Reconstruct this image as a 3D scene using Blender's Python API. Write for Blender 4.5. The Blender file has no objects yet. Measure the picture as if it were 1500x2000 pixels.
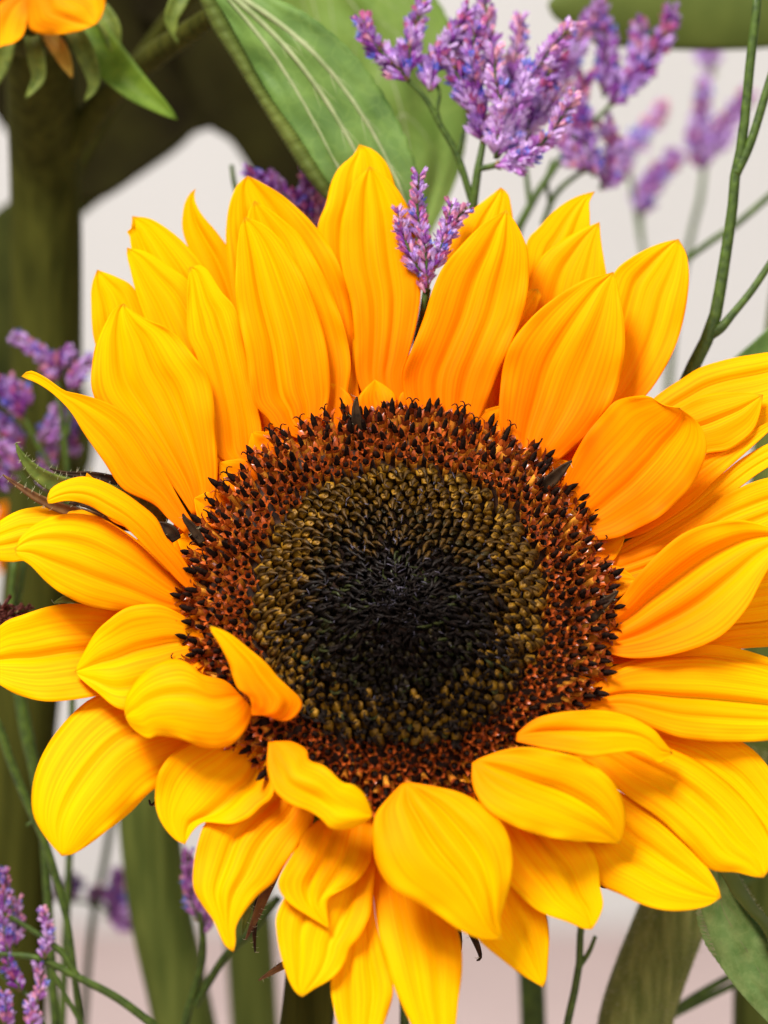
import bpy, math, random
import numpy as np
from mathutils import Vector, Matrix, noise

rnd = random.Random(7)
SC = bpy.context.scene
COL = SC.collection
R_ = math.radians

# ------------------------------------------------------------------ camera, world, light
CAMZ = 0.16            # lens height above the table (m)
DREF = 0.55            # lens to the rim of the big flower (m)
FPX = 6875.0           # focal length in photo pixels (photo 1500 x 2000)
PX = DREF / FPX        # one photo pixel at the big flower (m)
WALL = 1.358           # distance of the backdrop (m)

cam_d = bpy.data.cameras.new('camera')
cam = bpy.data.objects.new('camera', cam_d)
COL.objects.link(cam)
cam.location = (0, 0, CAMZ)
cam.rotation_euler = (R_(90), 0, 0)
cam_d.sensor_fit = 'HORIZONTAL'
cam_d.sensor_width = 24.0
cam_d.lens = 24.0 * FPX / 1500.0
cam_d.clip_start = 0.01
cam_d.clip_end = 20
cam_d.dof.use_dof = True
cam_d.dof.focus_distance = 0.556
cam_d.dof.aperture_fstop = 8.5
cam_d.dof.aperture_blades = 9
SC.camera = cam

world = bpy.data.worlds.new('World')
SC.world = world
world.use_nodes = True
bg = world.node_tree.nodes['Background']
bg.inputs[0].default_value = (1.0, 0.985, 0.96, 1)
bg.inputs[1].default_value = 0.20


def area(name, loc, target, size, power, col=(1, 1, 1)):
    l = bpy.data.lights.new(name, 'AREA')
    l.shape = 'SQUARE'
    l.size = size
    l.energy = power
    l.color = col
    o = bpy.data.objects.new(name, l)
    COL.objects.link(o)
    o.location = loc
    o.rotation_euler = (Vector(target) - Vector(loc)).to_track_quat('-Z', 'Y').to_euler()
    return o


area('softbox', (-0.38, 0.03, 0.98), (0, 0.56, 0.16), 0.38, 23.0, (1.0, 0.97, 0.92))
area('front_fill', (0.42, -0.30, 0.42), (0, 0.56, 0.14), 0.55, 4.2, (1.0, 0.98, 0.95))  # unseen fill lamp, added to brighten the lower petals and rim
area('backdrop_fill', (0.35, 0.80, 1.25), (0.0, WALL, 0.25), 0.4, 2.9, (1.0, 1.0, 0.985))  # unseen lamp, added to brighten the backdrop

SC.view_settings.view_transform = 'Standard'
SC.view_settings.look = 'None'
SC.view_settings.exposure = 0.0
SC.view_settings.gamma = 1.0
SC.cycles.max_bounces = 8
SC.cycles.transmission_bounces = 4
SC.cycles.use_denoising = True


# ------------------------------------------------------------------ helpers
def P(x, y, w=0.0):
    """photo pixel + distance w (pixels at the flower, towards the lens) -> metres"""
    D = DREF - w * PX
    return Vector(((x - 750.0) * D / FPX, D, CAMZ - (y - 1000.0) * D / FPX))


def link(o, parent=None):
    COL.objects.link(o)
    if parent is not None:
        o.parent = parent
        o.matrix_parent_inverse = Matrix.Translation(-parent_loc(parent))
    return o


def parent_loc(p):
    v = Vector((0, 0, 0))
    while p is not None:
        if p.get('_ex'):
            v = v + Vector(p['_ex'])
        p = None
    return v


def empty(name, loc, label, cat, group=None):
    o = bpy.data.objects.new(name, None)
    o.empty_display_size = 0.01
    COL.objects.link(o)
    o.location = loc
    o['_ex'] = list(loc)
    o['label'] = label
    o['category'] = cat
    if group:
        o['group'] = group
    return o


def mesh_obj(name, verts, faces, mats, parent=None, mi=None, smooth=True, uvs=None):
    me = bpy.data.meshes.new(name)
    me.from_pydata([tuple(v) for v in verts], [], [tuple(f) for f in faces])
    for m in (mats if isinstance(mats, (list, tuple)) else [mats]):
        me.materials.append(m)
    if mi is not None:
        me.polygons.foreach_set('material_index', np.asarray(mi, dtype=np.int32))
    me.polygons.foreach_set('use_smooth', np.full(len(me.polygons), smooth))
    if uvs is not None:
        lay = me.uv_layers.new(name='UVMap')
        idx = np.empty(len(me.loops), dtype=np.int32)
        me.loops.foreach_get('vertex_index', idx)
        lay.data.foreach_set('uv', np.asarray(uvs, dtype=np.float32)[idx].ravel())
    me.update()
    o = bpy.data.objects.new(name, me)
    return link(o, parent)


def spline(pts, n):
    """centripetal-ish Catmull-Rom through pts, resampled to n points by arc length"""
    p = np.asarray(pts, dtype=float)
    if len(p) == 2:
        t = np.linspace(0, 1, n)[:, None]
        return p[0] * (1 - t) + p[1] * t
    e = np.vstack([2 * p[0] - p[1], p, 2 * p[-1] - p[-2]])
    out = []
    for i in range(1, len(e) - 2):
        a, b, c, d = e[i - 1], e[i], e[i + 1], e[i + 2]
        for t in np.linspace(0, 1, 14, endpoint=False):
            out.append(0.5 * ((2 * b) + (c - a) * t + (2 * a - 5 * b + 4 * c - d) * t * t
                              + (3 * b - a - 3 * c + d) * t ** 3))
    out.append(e[-2])
    out = np.asarray(out)
    s = np.concatenate([[0], np.cumsum(np.linalg.norm(np.diff(out[:, :2], axis=0), axis=1))])
    q = np.linspace(0, s[-1], n)
    return np.stack([np.interp(q, s, out[:, k]) for k in range(p.shape[1])], axis=1)


class Buf:
    """collects geometry for one mesh"""
    def __init__(self):
        self.v, self.f, self.m, self.uv = [], [], [], []

    def add(self, v, f, m=0):
        n = len(self.v)
        self.v.extend(v)
        self.f.extend([tuple(i + n for i in q) for q in f])
        self.m.extend(m if isinstance(m, (list, tuple)) else [m] * len(f))

    def build(self, name, mats, parent=None, smooth=True):
        return mesh_obj(name, self.v, self.f, mats, parent, self.m, smooth)


def tube_geo(pts, rad, sides=8, cap=True):
    """world-space tube"""
    pts = [Vector(p) for p in pts]
    v, f = [], []
    n = len(pts)
    up = Vector((0.13, 0.98, 0.17))
    for i in range(n):
        t = (pts[min(i + 1, n - 1)] - pts[max(i - 1, 0)])
        if t.length < 1e-9:
            t = Vector((0, 0, 1))
        t.normalize()
        a = t.cross(up)
        if a.length < 1e-4:
            a = t.cross(Vector((1, 0, 0)))
        a.normalize()
        b = t.cross(a)
        for k in range(sides):
            an = 2 * math.pi * k / sides
            v.append(pts[i] + (a * math.cos(an) + b * math.sin(an)) * rad[i])
    for i in range(n - 1):
        for k in range(sides):
            k2 = (k + 1) % sides
            f.append((i * sides + k, i * sides + k2, (i + 1) * sides + k2, (i + 1) * sides + k))
    if cap:
        f.append(tuple(range(sides))[::-1])
        f.append(tuple((n - 1) * sides + k for k in range(sides)))
    return v, f


def path_world(pts, n, to_table=False):
    """pts (x, y, w, r_px) -> world points and radii"""
    q = spline([(a[0], a[1], a[2], a[3]) for a in pts], n)
    W, Rr = [], []
    for x, y, w, r in q:
        D = DREF - w * PX
        W.append(P(x, y, w))
        Rr.append(max(r, 0.3) * D / FPX)
    if to_table:
        d = W[-1] - W[-2]
        last = W[-1]
        if last.z > 0.002:
            k = min(0.35, abs(d.x) / max(abs(d.z), 1e-5)) * (1 if d.x > 0 else -1)
            m = 8
            for i in range(1, m + 1):
                z = last.z * (1 - i / m) - (0.001 if i == m else 0)
                dz = last.z - z
                W.append(Vector((last.x + k * dz * 0.6, last.y, z)))
                Rr.append(Rr[-1])
    return W, Rr


def tube(name, pts, mat, parent, n=24, sides=8, to_table=False):
    W, Rr = path_world(pts, n, to_table)
    v, f = tube_geo(W, Rr, sides)
    return mesh_obj(name, v, f, mat, parent)


# ------------------------------------------------------------------ materials
def new_mat(name):
    m = bpy.data.materials.new(name)
    m.use_nodes = True
    nt = m.node_tree
    b = nt.nodes['Principled BSDF']
    return m, nt, b


def N(nt, t, **kw):
    n = nt.nodes.new(t)
    for k, v in kw.items():
        setattr(n, k, v)
    return n


def ramp(nt, stops):
    r = N(nt, 'ShaderNodeValToRGB')
    e = r.color_ramp.elements
    while len(e) < len(stops):
        e.new(0.5)
    for i, (p, c) in enumerate(stops):
        e[i].position = p
        e[i].color = (*c, 1)
    return r


def petal_material(name, c_base, c_mid, c_tip, transl=0.3):
    m, nt, b = new_mat(name)
    L = nt.links.new
    uv = N(nt, 'ShaderNodeUVMap')
    sep = N(nt, 'ShaderNodeSeparateXYZ')
    L(uv.outputs[0], sep.inputs[0])
    inf = N(nt, 'ShaderNodeObjectInfo')
    tint = N(nt, 'ShaderNodeAttribute', attribute_type='OBJECT', attribute_name='tint')
    # stretched streaks along the petal
    mp = N(nt, 'ShaderNodeMapping')
    mp.inputs['Scale'].default_value = (1.3, 40, 1)
    L(uv.outputs[0], mp.inputs[0])
    off = N(nt, 'ShaderNodeVectorMath', operation='SCALE')
    comb = N(nt, 'ShaderNodeCombineXYZ')
    L(inf.outputs['Random'], comb.inputs[0])
    L(inf.outputs['Random'], comb.inputs[1])
    L(comb.outputs[0], off.inputs[0])
    off.inputs['Scale'].default_value = 57.0
    L(off.outputs[0], mp.inputs['Location'])
    ns = N(nt, 'ShaderNodeTexNoise')
    ns.inputs['Scale'].default_value = 1.0
    ns.inputs['Detail'].default_value = 4
    L(mp.outputs[0], ns.inputs['Vector'])
    mp2 = N(nt, 'ShaderNodeMapping')
    mp2.inputs['Scale'].default_value = (2.2, 5, 1)
    L(uv.outputs[0], mp2.inputs[0])
    L(off.outputs[0], mp2.inputs['Location'])
    n2 = N(nt, 'ShaderNodeTexNoise')
    n2.inputs['Scale'].default_value = 1.0
    n2.inputs['Detail'].default_value = 3
    L(mp2.outputs[0], n2.inputs['Vector'])
    # position = u + 0.45*(streak-.5) + .4*(broad-.5) - tint
    a1 = N(nt, 'ShaderNodeMath', operation='MULTIPLY_ADD')
    L(ns.outputs[0], a1.inputs[0]); a1.inputs[1].default_value = 0.24
    L(sep.outputs[0], a1.inputs[2])
    a2 = N(nt, 'ShaderNodeMath', operation='MULTIPLY_ADD')
    L(n2.outputs[0], a2.inputs[0]); a2.inputs[1].default_value = 0.55
    L(a1.outputs[0], a2.inputs[2])
    a3 = N(nt, 'ShaderNodeMath', operation='SUBTRACT')
    L(a2.outputs[0], a3.inputs[0]); L(tint.outputs['Fac'], a3.inputs[1])
    a4 = N(nt, 'ShaderNodeMath', operation='SUBTRACT')
    L(a3.outputs[0], a4.inputs[0]); a4.inputs[1].default_value = 0.36
    rp = ramp(nt, [(0.0, c_base), (0.42, c_mid), (0.95, c_tip)])
    L(a4.outputs[0], rp.inputs[0])
    # darker fine lines
    w = N(nt, 'ShaderNodeMapRange')
    L(ns.outputs[0], w.inputs[0])
    w.inputs[1].default_value = 0.36; w.inputs[2].default_value = 0.56
    w.inputs[3].default_value = 0.80; w.inputs[4].default_value = 1.0
    mul = N(nt, 'ShaderNodeMix', data_type='RGBA', blend_type='MULTIPLY')
    mul.inputs['Factor'].default_value = 1.0
    L(rp.outputs[0], mul.inputs['A'])
    cw = N(nt, 'ShaderNodeCombineColor')
    cw.inputs[0].default_value = 1.0
    L(w.outputs[0], cw.inputs[1]); L(w.outputs[0], cw.inputs[2])
    L(cw.outputs[0], mul.inputs['B'])
    tipr = N(nt, 'ShaderNodeMapRange')
    L(sep.outputs[0], tipr.inputs[0])
    tipr.inputs[1].default_value = 0.965; tipr.inputs[2].default_value = 1.0
    tipr.inputs[3].default_value = 0.0; tipr.inputs[4].default_value = 0.75
    tipm = N(nt, 'ShaderNodeMix', data_type='RGBA')
    L(tipr.outputs[0], tipm.inputs['Factor'])
    L(mul.outputs['Result'], tipm.inputs['A'])
    tipm.inputs['B'].default_value = (0.55, 0.20, 0.01, 1)
    L(tipm.outputs['Result'], b.inputs['Base Color'])
    b.inputs['Roughness'].default_value = 0.55
    b.inputs['Specular IOR Level'].default_value = 0.03
    try:
        b.inputs['Sheen Weight'].default_value = 0.0
        b.inputs['Sheen Tint'].default_value = (1, 0.8, 0.2, 1)
    except Exception:
        pass
    bp = N(nt, 'ShaderNodeBump')
    bp.inputs['Strength'].default_value = 0.09
    bp.inputs['Distance'].default_value = 0.0006
    L(ns.outputs[0], bp.inputs['Height'])
    L(bp.outputs[0], b.inputs['Normal'])
    tr = N(nt, 'ShaderNodeBsdfTranslucent')
    L(tipm.outputs['Result'], tr.inputs[0])
    L(bp.outputs[0], tr.inputs[1])
    mx = N(nt, 'ShaderNodeMixShader')
    mx.inputs[0].default_value = transl
    L(b.outputs[0], mx.inputs[1]); L(tr.outputs[0], mx.inputs[2])
    L(mx.outputs[0], nt.nodes['Material Output'].inputs[0])
    return m


def plain(name, c1, c2, scale=300.0, rough=0.55, spec=0.3, bump=0.0, bdist=0.0004, detail=4, stretch=None, transl=0.0,
          rand=0.0, net=0.0):
    m, nt, b = new_mat(name)
    L = nt.links.new
    tc = N(nt, 'ShaderNodeTexCoord')
    mp = N(nt, 'ShaderNodeMapping')
    if stretch:
        mp.inputs['Scale'].default_value = stretch
    L(tc.outputs['Object'], mp.inputs[0])
    ns = N(nt, 'ShaderNodeTexNoise')
    ns.inputs['Scale'].default_value = scale
    ns.inputs['Detail'].default_value = detail
    L(mp.outputs[0], ns.inputs['Vector'])
    rp = ramp(nt, [(0.32, c1), (0.68, c2)])
    src = ns.outputs[0]
    if rand:
        inf = N(nt, 'ShaderNodeObjectInfo')
        ad = N(nt, 'ShaderNodeMath', operation='MULTIPLY_ADD')
        L(inf.outputs['Random'], ad.inputs[0])
        ad.inputs[1].default_value = rand
        sb = N(nt, 'ShaderNodeMath', operation='SUBTRACT')
        L(ns.outputs[0], sb.inputs[0]); sb.inputs[1].default_value = rand / 2
        L(sb.outputs[0], ad.inputs[2])
        src = ad.outputs[0]
    L(src, rp.inputs[0])
    if net:
        vo = N(nt, 'ShaderNodeTexVoronoi', feature='DISTANCE_TO_EDGE')
        vo.inputs['Scale'].default_value = net
        wp = N(nt, 'ShaderNodeMix', data_type='VECTOR')
        wp.inputs['Factor'].default_value = 0.004
        L(tc.outputs['Object'], wp.inputs['A']); L(ns.outputs[1], wp.inputs['B'])
        L(wp.outputs['Result'], vo.inputs['Vector'])
        mr = N(nt, 'ShaderNodeMapRange')
        L(vo.outputs[0], mr.inputs[0])
        mr.inputs[1].default_value = 0.0; mr.inputs[2].default_value = 0.06
        mr.inputs[3].default_value = 0.16; mr.inputs[4].default_value = 0.0
        mxn = N(nt, 'ShaderNodeMix', data_type='RGBA')
        L(mr.outputs[0], mxn.inputs['Factor'])
        L(rp.outputs[0], mxn.inputs['A'])
        mxn.inputs['B'].default_value = (c2[0] * 1.7, c2[1] * 1.5, c2[2] * 1.7, 1)
        col_out = mxn.outputs['Result']
    else:
        col_out = rp.outputs[0]
    L(col_out, b.inputs['Base Color'])
    b.inputs['Roughness'].default_value = rough
    b.inputs['Specular IOR Level'].default_value = spec
    if bump:
        bp = N(nt, 'ShaderNodeBump')
        bp.inputs['Strength'].default_value = bump
        bp.inputs['Distance'].default_value = bdist
        L(ns.outputs[0], bp.inputs['Height'])
        L(bp.outputs[0], b.inputs['Normal'])
    if transl:
        tr = N(nt, 'ShaderNodeBsdfTranslucent')
        L(col_out, tr.inputs[0])
        mx = N(nt, 'ShaderNodeMixShader')
        mx.inputs[0].default_value = transl
        L(b.outputs[0], mx.inputs[1]); L(tr.outputs[0], mx.inputs[2])
        L(mx.outputs[0], nt.nodes['Material Output'].inputs[0])
    return m


M = {}
M['petal'] = petal_material('ray_petal', (0.93, 0.225, 0.0), (0.96, 0.375, 0.0), (0.97, 0.56, 0.0))
M['petal_orange'] = petal_material('ray_petal_orange', (0.75, 0.13, 0.004), (0.86, 0.24, 0.003), (0.92, 0.40, 0.003))
M['tube'] = plain('corolla_tube', (0.50, 0.15, 0.012), (0.85, 0.34, 0.03), 900, 0.38, 0.4, 0.3, rand=0.5)
M['lobe'] = plain('corolla_lobe', (0.15, 0.020, 0.006), (0.52, 0.10, 0.014), 900, 0.28, 0.6, rand=0.5)
M['anther'] = plain('anther', (0.005, 0.0025, 0.002), (0.022, 0.009, 0.005), 1500, 0.75, 0.06, 0.6)
M['bud'] = plain('floret_bud', (0.075, 0.033, 0.002), (0.34, 0.160, 0.008), 800, 0.5, 0.25, 0.5)
M['bud_dark'] = plain('floret_bud_dark', (0.016, 0.011, 0.003), (0.060, 0.038, 0.006), 330, 0.5, 0.25, 0.3)
M['palea'] = plain('palea', (0.004, 0.003, 0.003), (0.020, 0.013, 0.010), 1200, 0.5, 0.2, 0.4)
M['palea_brown'] = plain('palea_brown', (0.016, 0.009, 0.002), (0.095, 0.044, 0.005), 1200, 0.5, 0.2, 0.4)
M['palea_green'] = plain('palea_green', (0.012, 0.014, 0.004), (0.05, 0.055, 0.012), 1200, 0.45, 0.4, 0.4)
M['hair_violet'] = plain('violet_hair', (0.05, 0.04, 0.065), (0.17, 0.145, 0.19), 900, 0.4, 0.4)
M['receptacle'] = plain('receptacle', (0.012, 0.006, 0.004), (0.05, 0.018, 0.007), 500, 0.7, 0.2, 0.4)
M['stem'] = plain('sunflower_stem', (0.055, 0.075, 0.012), (0.125, 0.150, 0.030), 520, 0.75, 0.12, 0.7, 0.0007, stretch=(1, 1, .07), rand=0.2)
M['stem_pale'] = plain('fuzzy_stem', (0.10, 0.125, 0.03), (0.22, 0.24, 0.07), 620, 0.8, 0.08, 0.8, 0.0007, stretch=(1, 1, .12))
M['stem_shade'] = plain('shaded_stem', (0.028, 0.030, 0.004), (0.060, 0.062, 0.009), 480, 0.85, 0.06, 0.7, 0.0007, stretch=(1, 1, .07))  # darker copy of the stem, shade put into its colour
M['hair_pale'] = plain('stem_hair', (0.40, 0.38, 0.20), (0.60, 0.58, 0.40), 500, 0.5, 0.3, transl=0.3)
M['bract'] = plain('green_bract', (0.070, 0.105, 0.012), (0.175, 0.215, 0.030), 500, 0.6, 0.25, 0.4, transl=0.15)
M['bract_brown'] = plain('brown_bract', (0.08, 0.028, 0.012), (0.19, 0.095, 0.025), 500, 0.6, 0.25, 0.4)
M['bract_dark'] = plain('dark_bract', (0.014, 0.008, 0.005), (0.05, 0.025, 0.010), 700, 0.65, 0.12, 0.4)
M['leaf'] = plain('fresh_leaf', (0.085, 0.165, 0.032), (0.165, 0.275, 0.055), 150, 0.5, 0.3, 0.35, 0.0005, 8, transl=0.22, net=330)
M['leaf_grey'] = plain('downy_leaf', (0.17, 0.34, 0.09), (0.30, 0.48, 0.16), 420, 0.7, 0.15, 0.5, 0.0005, 8, transl=0.15, net=420)
M['leaf_pale'] = plain('pale_leaf', (0.15, 0.25, 0.04), (0.23, 0.34, 0.07), 90, 0.5, 0.3, 0.2, transl=0.3, net=160)
M['leaf_shade'] = plain('shaded_leaf', (0.008, 0.006, 0.002), (0.022, 0.020, 0.004), 60, 0.85, 0.04, 0.3)  # near-black: shade among the leaves put into the colour
M['leaf_olive'] = plain('olive_leaf', (0.06, 0.085, 0.012), (0.115, 0.145, 0.025), 70, 0.65, 0.2, 0.3, transl=0.1)
M['leaf_shade_brown'] = plain('shaded_brown_leaf', (0.018, 0.022, 0.004), (0.05, 0.055, 0.010), 60, 0.8, 0.06, 0.3)  # darkened leaf copy, shade beside the stem put into its colour
M['bract_leaf'] = plain('bright_bract', (0.08, 0.15, 0.010), (0.17, 0.26, 0.022), 300, 0.55, 0.2, 0.3, transl=0.2)
M['vein'] = plain('leaf_vein', (0.22, 0.28, 0.11), (0.34, 0.38, 0.19), 300, 0.55, 0.3, transl=0.1)
M['thin_stem'] = plain('statice_stem', (0.026, 0.050, 0.006), (0.070, 0.118, 0.012), 700, 0.55, 0.3, 0.5)
M['brown_scale'] = plain('statice_scale', (0.14, 0.075, 0.035), (0.30, 0.20, 0.09), 900, 0.6, 0.25, 0.4)
M['st_purple'] = plain('statice_purple', (0.23, 0.045, 0.31), (0.50, 0.20, 0.58), 900, 0.6, 0.2, 0.2, transl=0.2, rand=0.6)
M['st_lilac'] = plain('statice_lilac', (0.42, 0.23, 0.60), (0.72, 0.50, 0.82), 900, 0.6, 0.2, 0.2, transl=0.2, rand=0.4)
M['st_pink'] = plain('statice_pink', (0.45, 0.09, 0.24), (0.74, 0.36, 0.48), 900, 0.6, 0.2, 0.2, transl=0.2, rand=0.5)
M['st_blue'] = plain('statice_blue', (0.11, 0.12, 0.56), (0.26, 0.28, 0.74), 900, 0.6, 0.2, 0.2, transl=0.2, rand=0.4)
M['st_dry'] = plain('statice_dry', (0.05, 0.012, 0.010), (0.13, 0.035, 0.025), 900, 0.7, 0.2, 0.3)
M['wall'] = plain('backdrop_paper', (0.615, 0.61, 0.595), (0.645, 0.64, 0.625), 6, 0.9, 0.1)
M['table'] = plain('table_cloth', (0.52, 0.40, 0.385), (0.58, 0.45, 0.43), 30, 0.85, 0.1, 0.2)

# ------------------------------------------------------------------ setting
bk = mesh_obj('backdrop', [(-2.0, WALL, -0.05), (2.0, WALL, -0.05), (2.0, WALL, 2.2), (-2.0, WALL, 2.2),
                           (-2.0, WALL + .02, -0.05), (2.0, WALL + .02, -0.05), (2.0, WALL + .02, 2.2), (-2.0, WALL + .02, 2.2)],
              [(0, 1, 2, 3), (5, 4, 7, 6), (3, 2, 6, 7), (0, 4, 5, 1), (0, 3, 7, 4), (1, 5, 6, 2)], M['wall'], smooth=False)
bk['kind'] = 'structure'
bk['label'] = 'plain off-white studio backdrop behind the flowers'
tb = mesh_obj('tabletop', [(-0.9, 0.2, 0), (0.9, 0.2, 0), (0.9, WALL - .002, 0), (-0.9, WALL - .002, 0),
                           (-0.9, 0.2, -.03), (0.9, 0.2, -.03), (0.9, WALL - .002, -.03), (-0.9, WALL - .002, -.03)],
              [(0, 1, 2, 3), (7, 6, 5, 4), (0, 4, 5, 1), (1, 5, 6, 2), (2, 6, 7, 3), (3, 7, 4, 0)], M['table'], smooth=False)
tb['kind'] = 'structure'
tb['label'] = 'pale pink tabletop under the bouquet'

# ------------------------------------------------------------------ petals and leaves from their two edges
TILT = R_(21.8)
CX, CY, RAD = 777.0, 1170.0, 402.0


def surface(Lp, Rp, nu, nv, wfn, serr=0.0, serr_n=30):
    Ls, Rs = spline(Lp, nu), spline(Rp, nu)
    tip = (Ls[-1] + Rs[-1]) / 2
    Ls[-1], Rs[-1] = tip * .94 + Ls[-1] * .06, tip * .94 + Rs[-1] * .06
    mid = (Ls + Rs) / 2
    s = np.concatenate([[0], np.cumsum(np.linalg.norm(np.diff(mid, axis=0), axis=1))])
    hw = np.linalg.norm(Rs - Ls, axis=1) / 2
    V, UV = [], []
    G = np.zeros((nu, nv, 3))
    for i in range(nu):
        u = i / (nu - 1)
        a, b = Ls[i], Rs[i]
        if serr:
            k = serr * abs(((u * serr_n) % 1.0) - 0.3) * min(1, 6 * (1 - u))
            dv = (b - a) / (np.linalg.norm(b - a) + 1e-6)
            a, b = a - dv * k, b + dv * k
        for j in range(nv):
            t = j / (nv - 1)
            v = 2 * t - 1
            p = a * (1 - t) + b * t
            w = wfn(p[0], p[1], u, v, s[i], hw[i])
            G[i, j] = (p[0], p[1], w)
            V.append(P(p[0], p[1], w))
            UV.append((u, t))
    F = [(i * nv + j, i * nv + j + 1, (i + 1) * nv + j + 1, (i + 1) * nv + j)
         for i in range(nu - 1) for j in range(nv - 1)]
    return V, F, UV, G, s[-1]


def smooth01(x):
    x = max(0.0, min(1.0, x))
    return x * x * (3 - 2 * x)


def make_wfn(base, seed, lift=0.0, arch=0.0, curl=0.0, cup=0.0, tilt=0.0, creases=(), wob=0.07, slen=300.0, fine=0.004):
    r = random.Random(seed)
    ph, sx = r.uniform(0, 6), r.uniform(0, 100)

    def wfn(x, y, u, v, s, hw):
        w = base(x, y) + lift * s + arch * math.sin(math.pi * u) + curl * u ** 2.4
        env = smooth01(u / 0.16)
        w += cup * hw * (v * v - 0.33) * env + tilt * hw * v * env
        for v0, amp, wd in creases:
            w -= amp * .72 * hw * math.exp(-((v - v0) / (wd * .72)) ** 2) * env
        w += fine * hw * math.sin(v * 21 + ph + 2 * u) * env
        w += wob * hw * noise.noise(Vector((u * 2.6 + sx, v * 1.3, seed * 1.7))) * 1.6 * env
        # ruffled margin
        w += 0.10 * hw * abs(v) ** 5 * noise.noise(Vector((u * 7 + sx, v * 2, seed * 3.1))) * 2.0 * env
        return w
    return wfn


def petal_obj(name, Lp, Rp, wfn, mat, parent, tint=0.0, nu=44, nv=23, thick=0.00013):
    V, F, UV, G, sl = surface(Lp, Rp, nu, nv, wfn)
    o = mesh_obj(name, V, F, mat, parent, uvs=UV)
    md = o.modifiers.new('thickness', 'SOLIDIFY')
    md.thickness = thick
    md.offset = 0
    o['tint'] = tint
    return o


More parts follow.
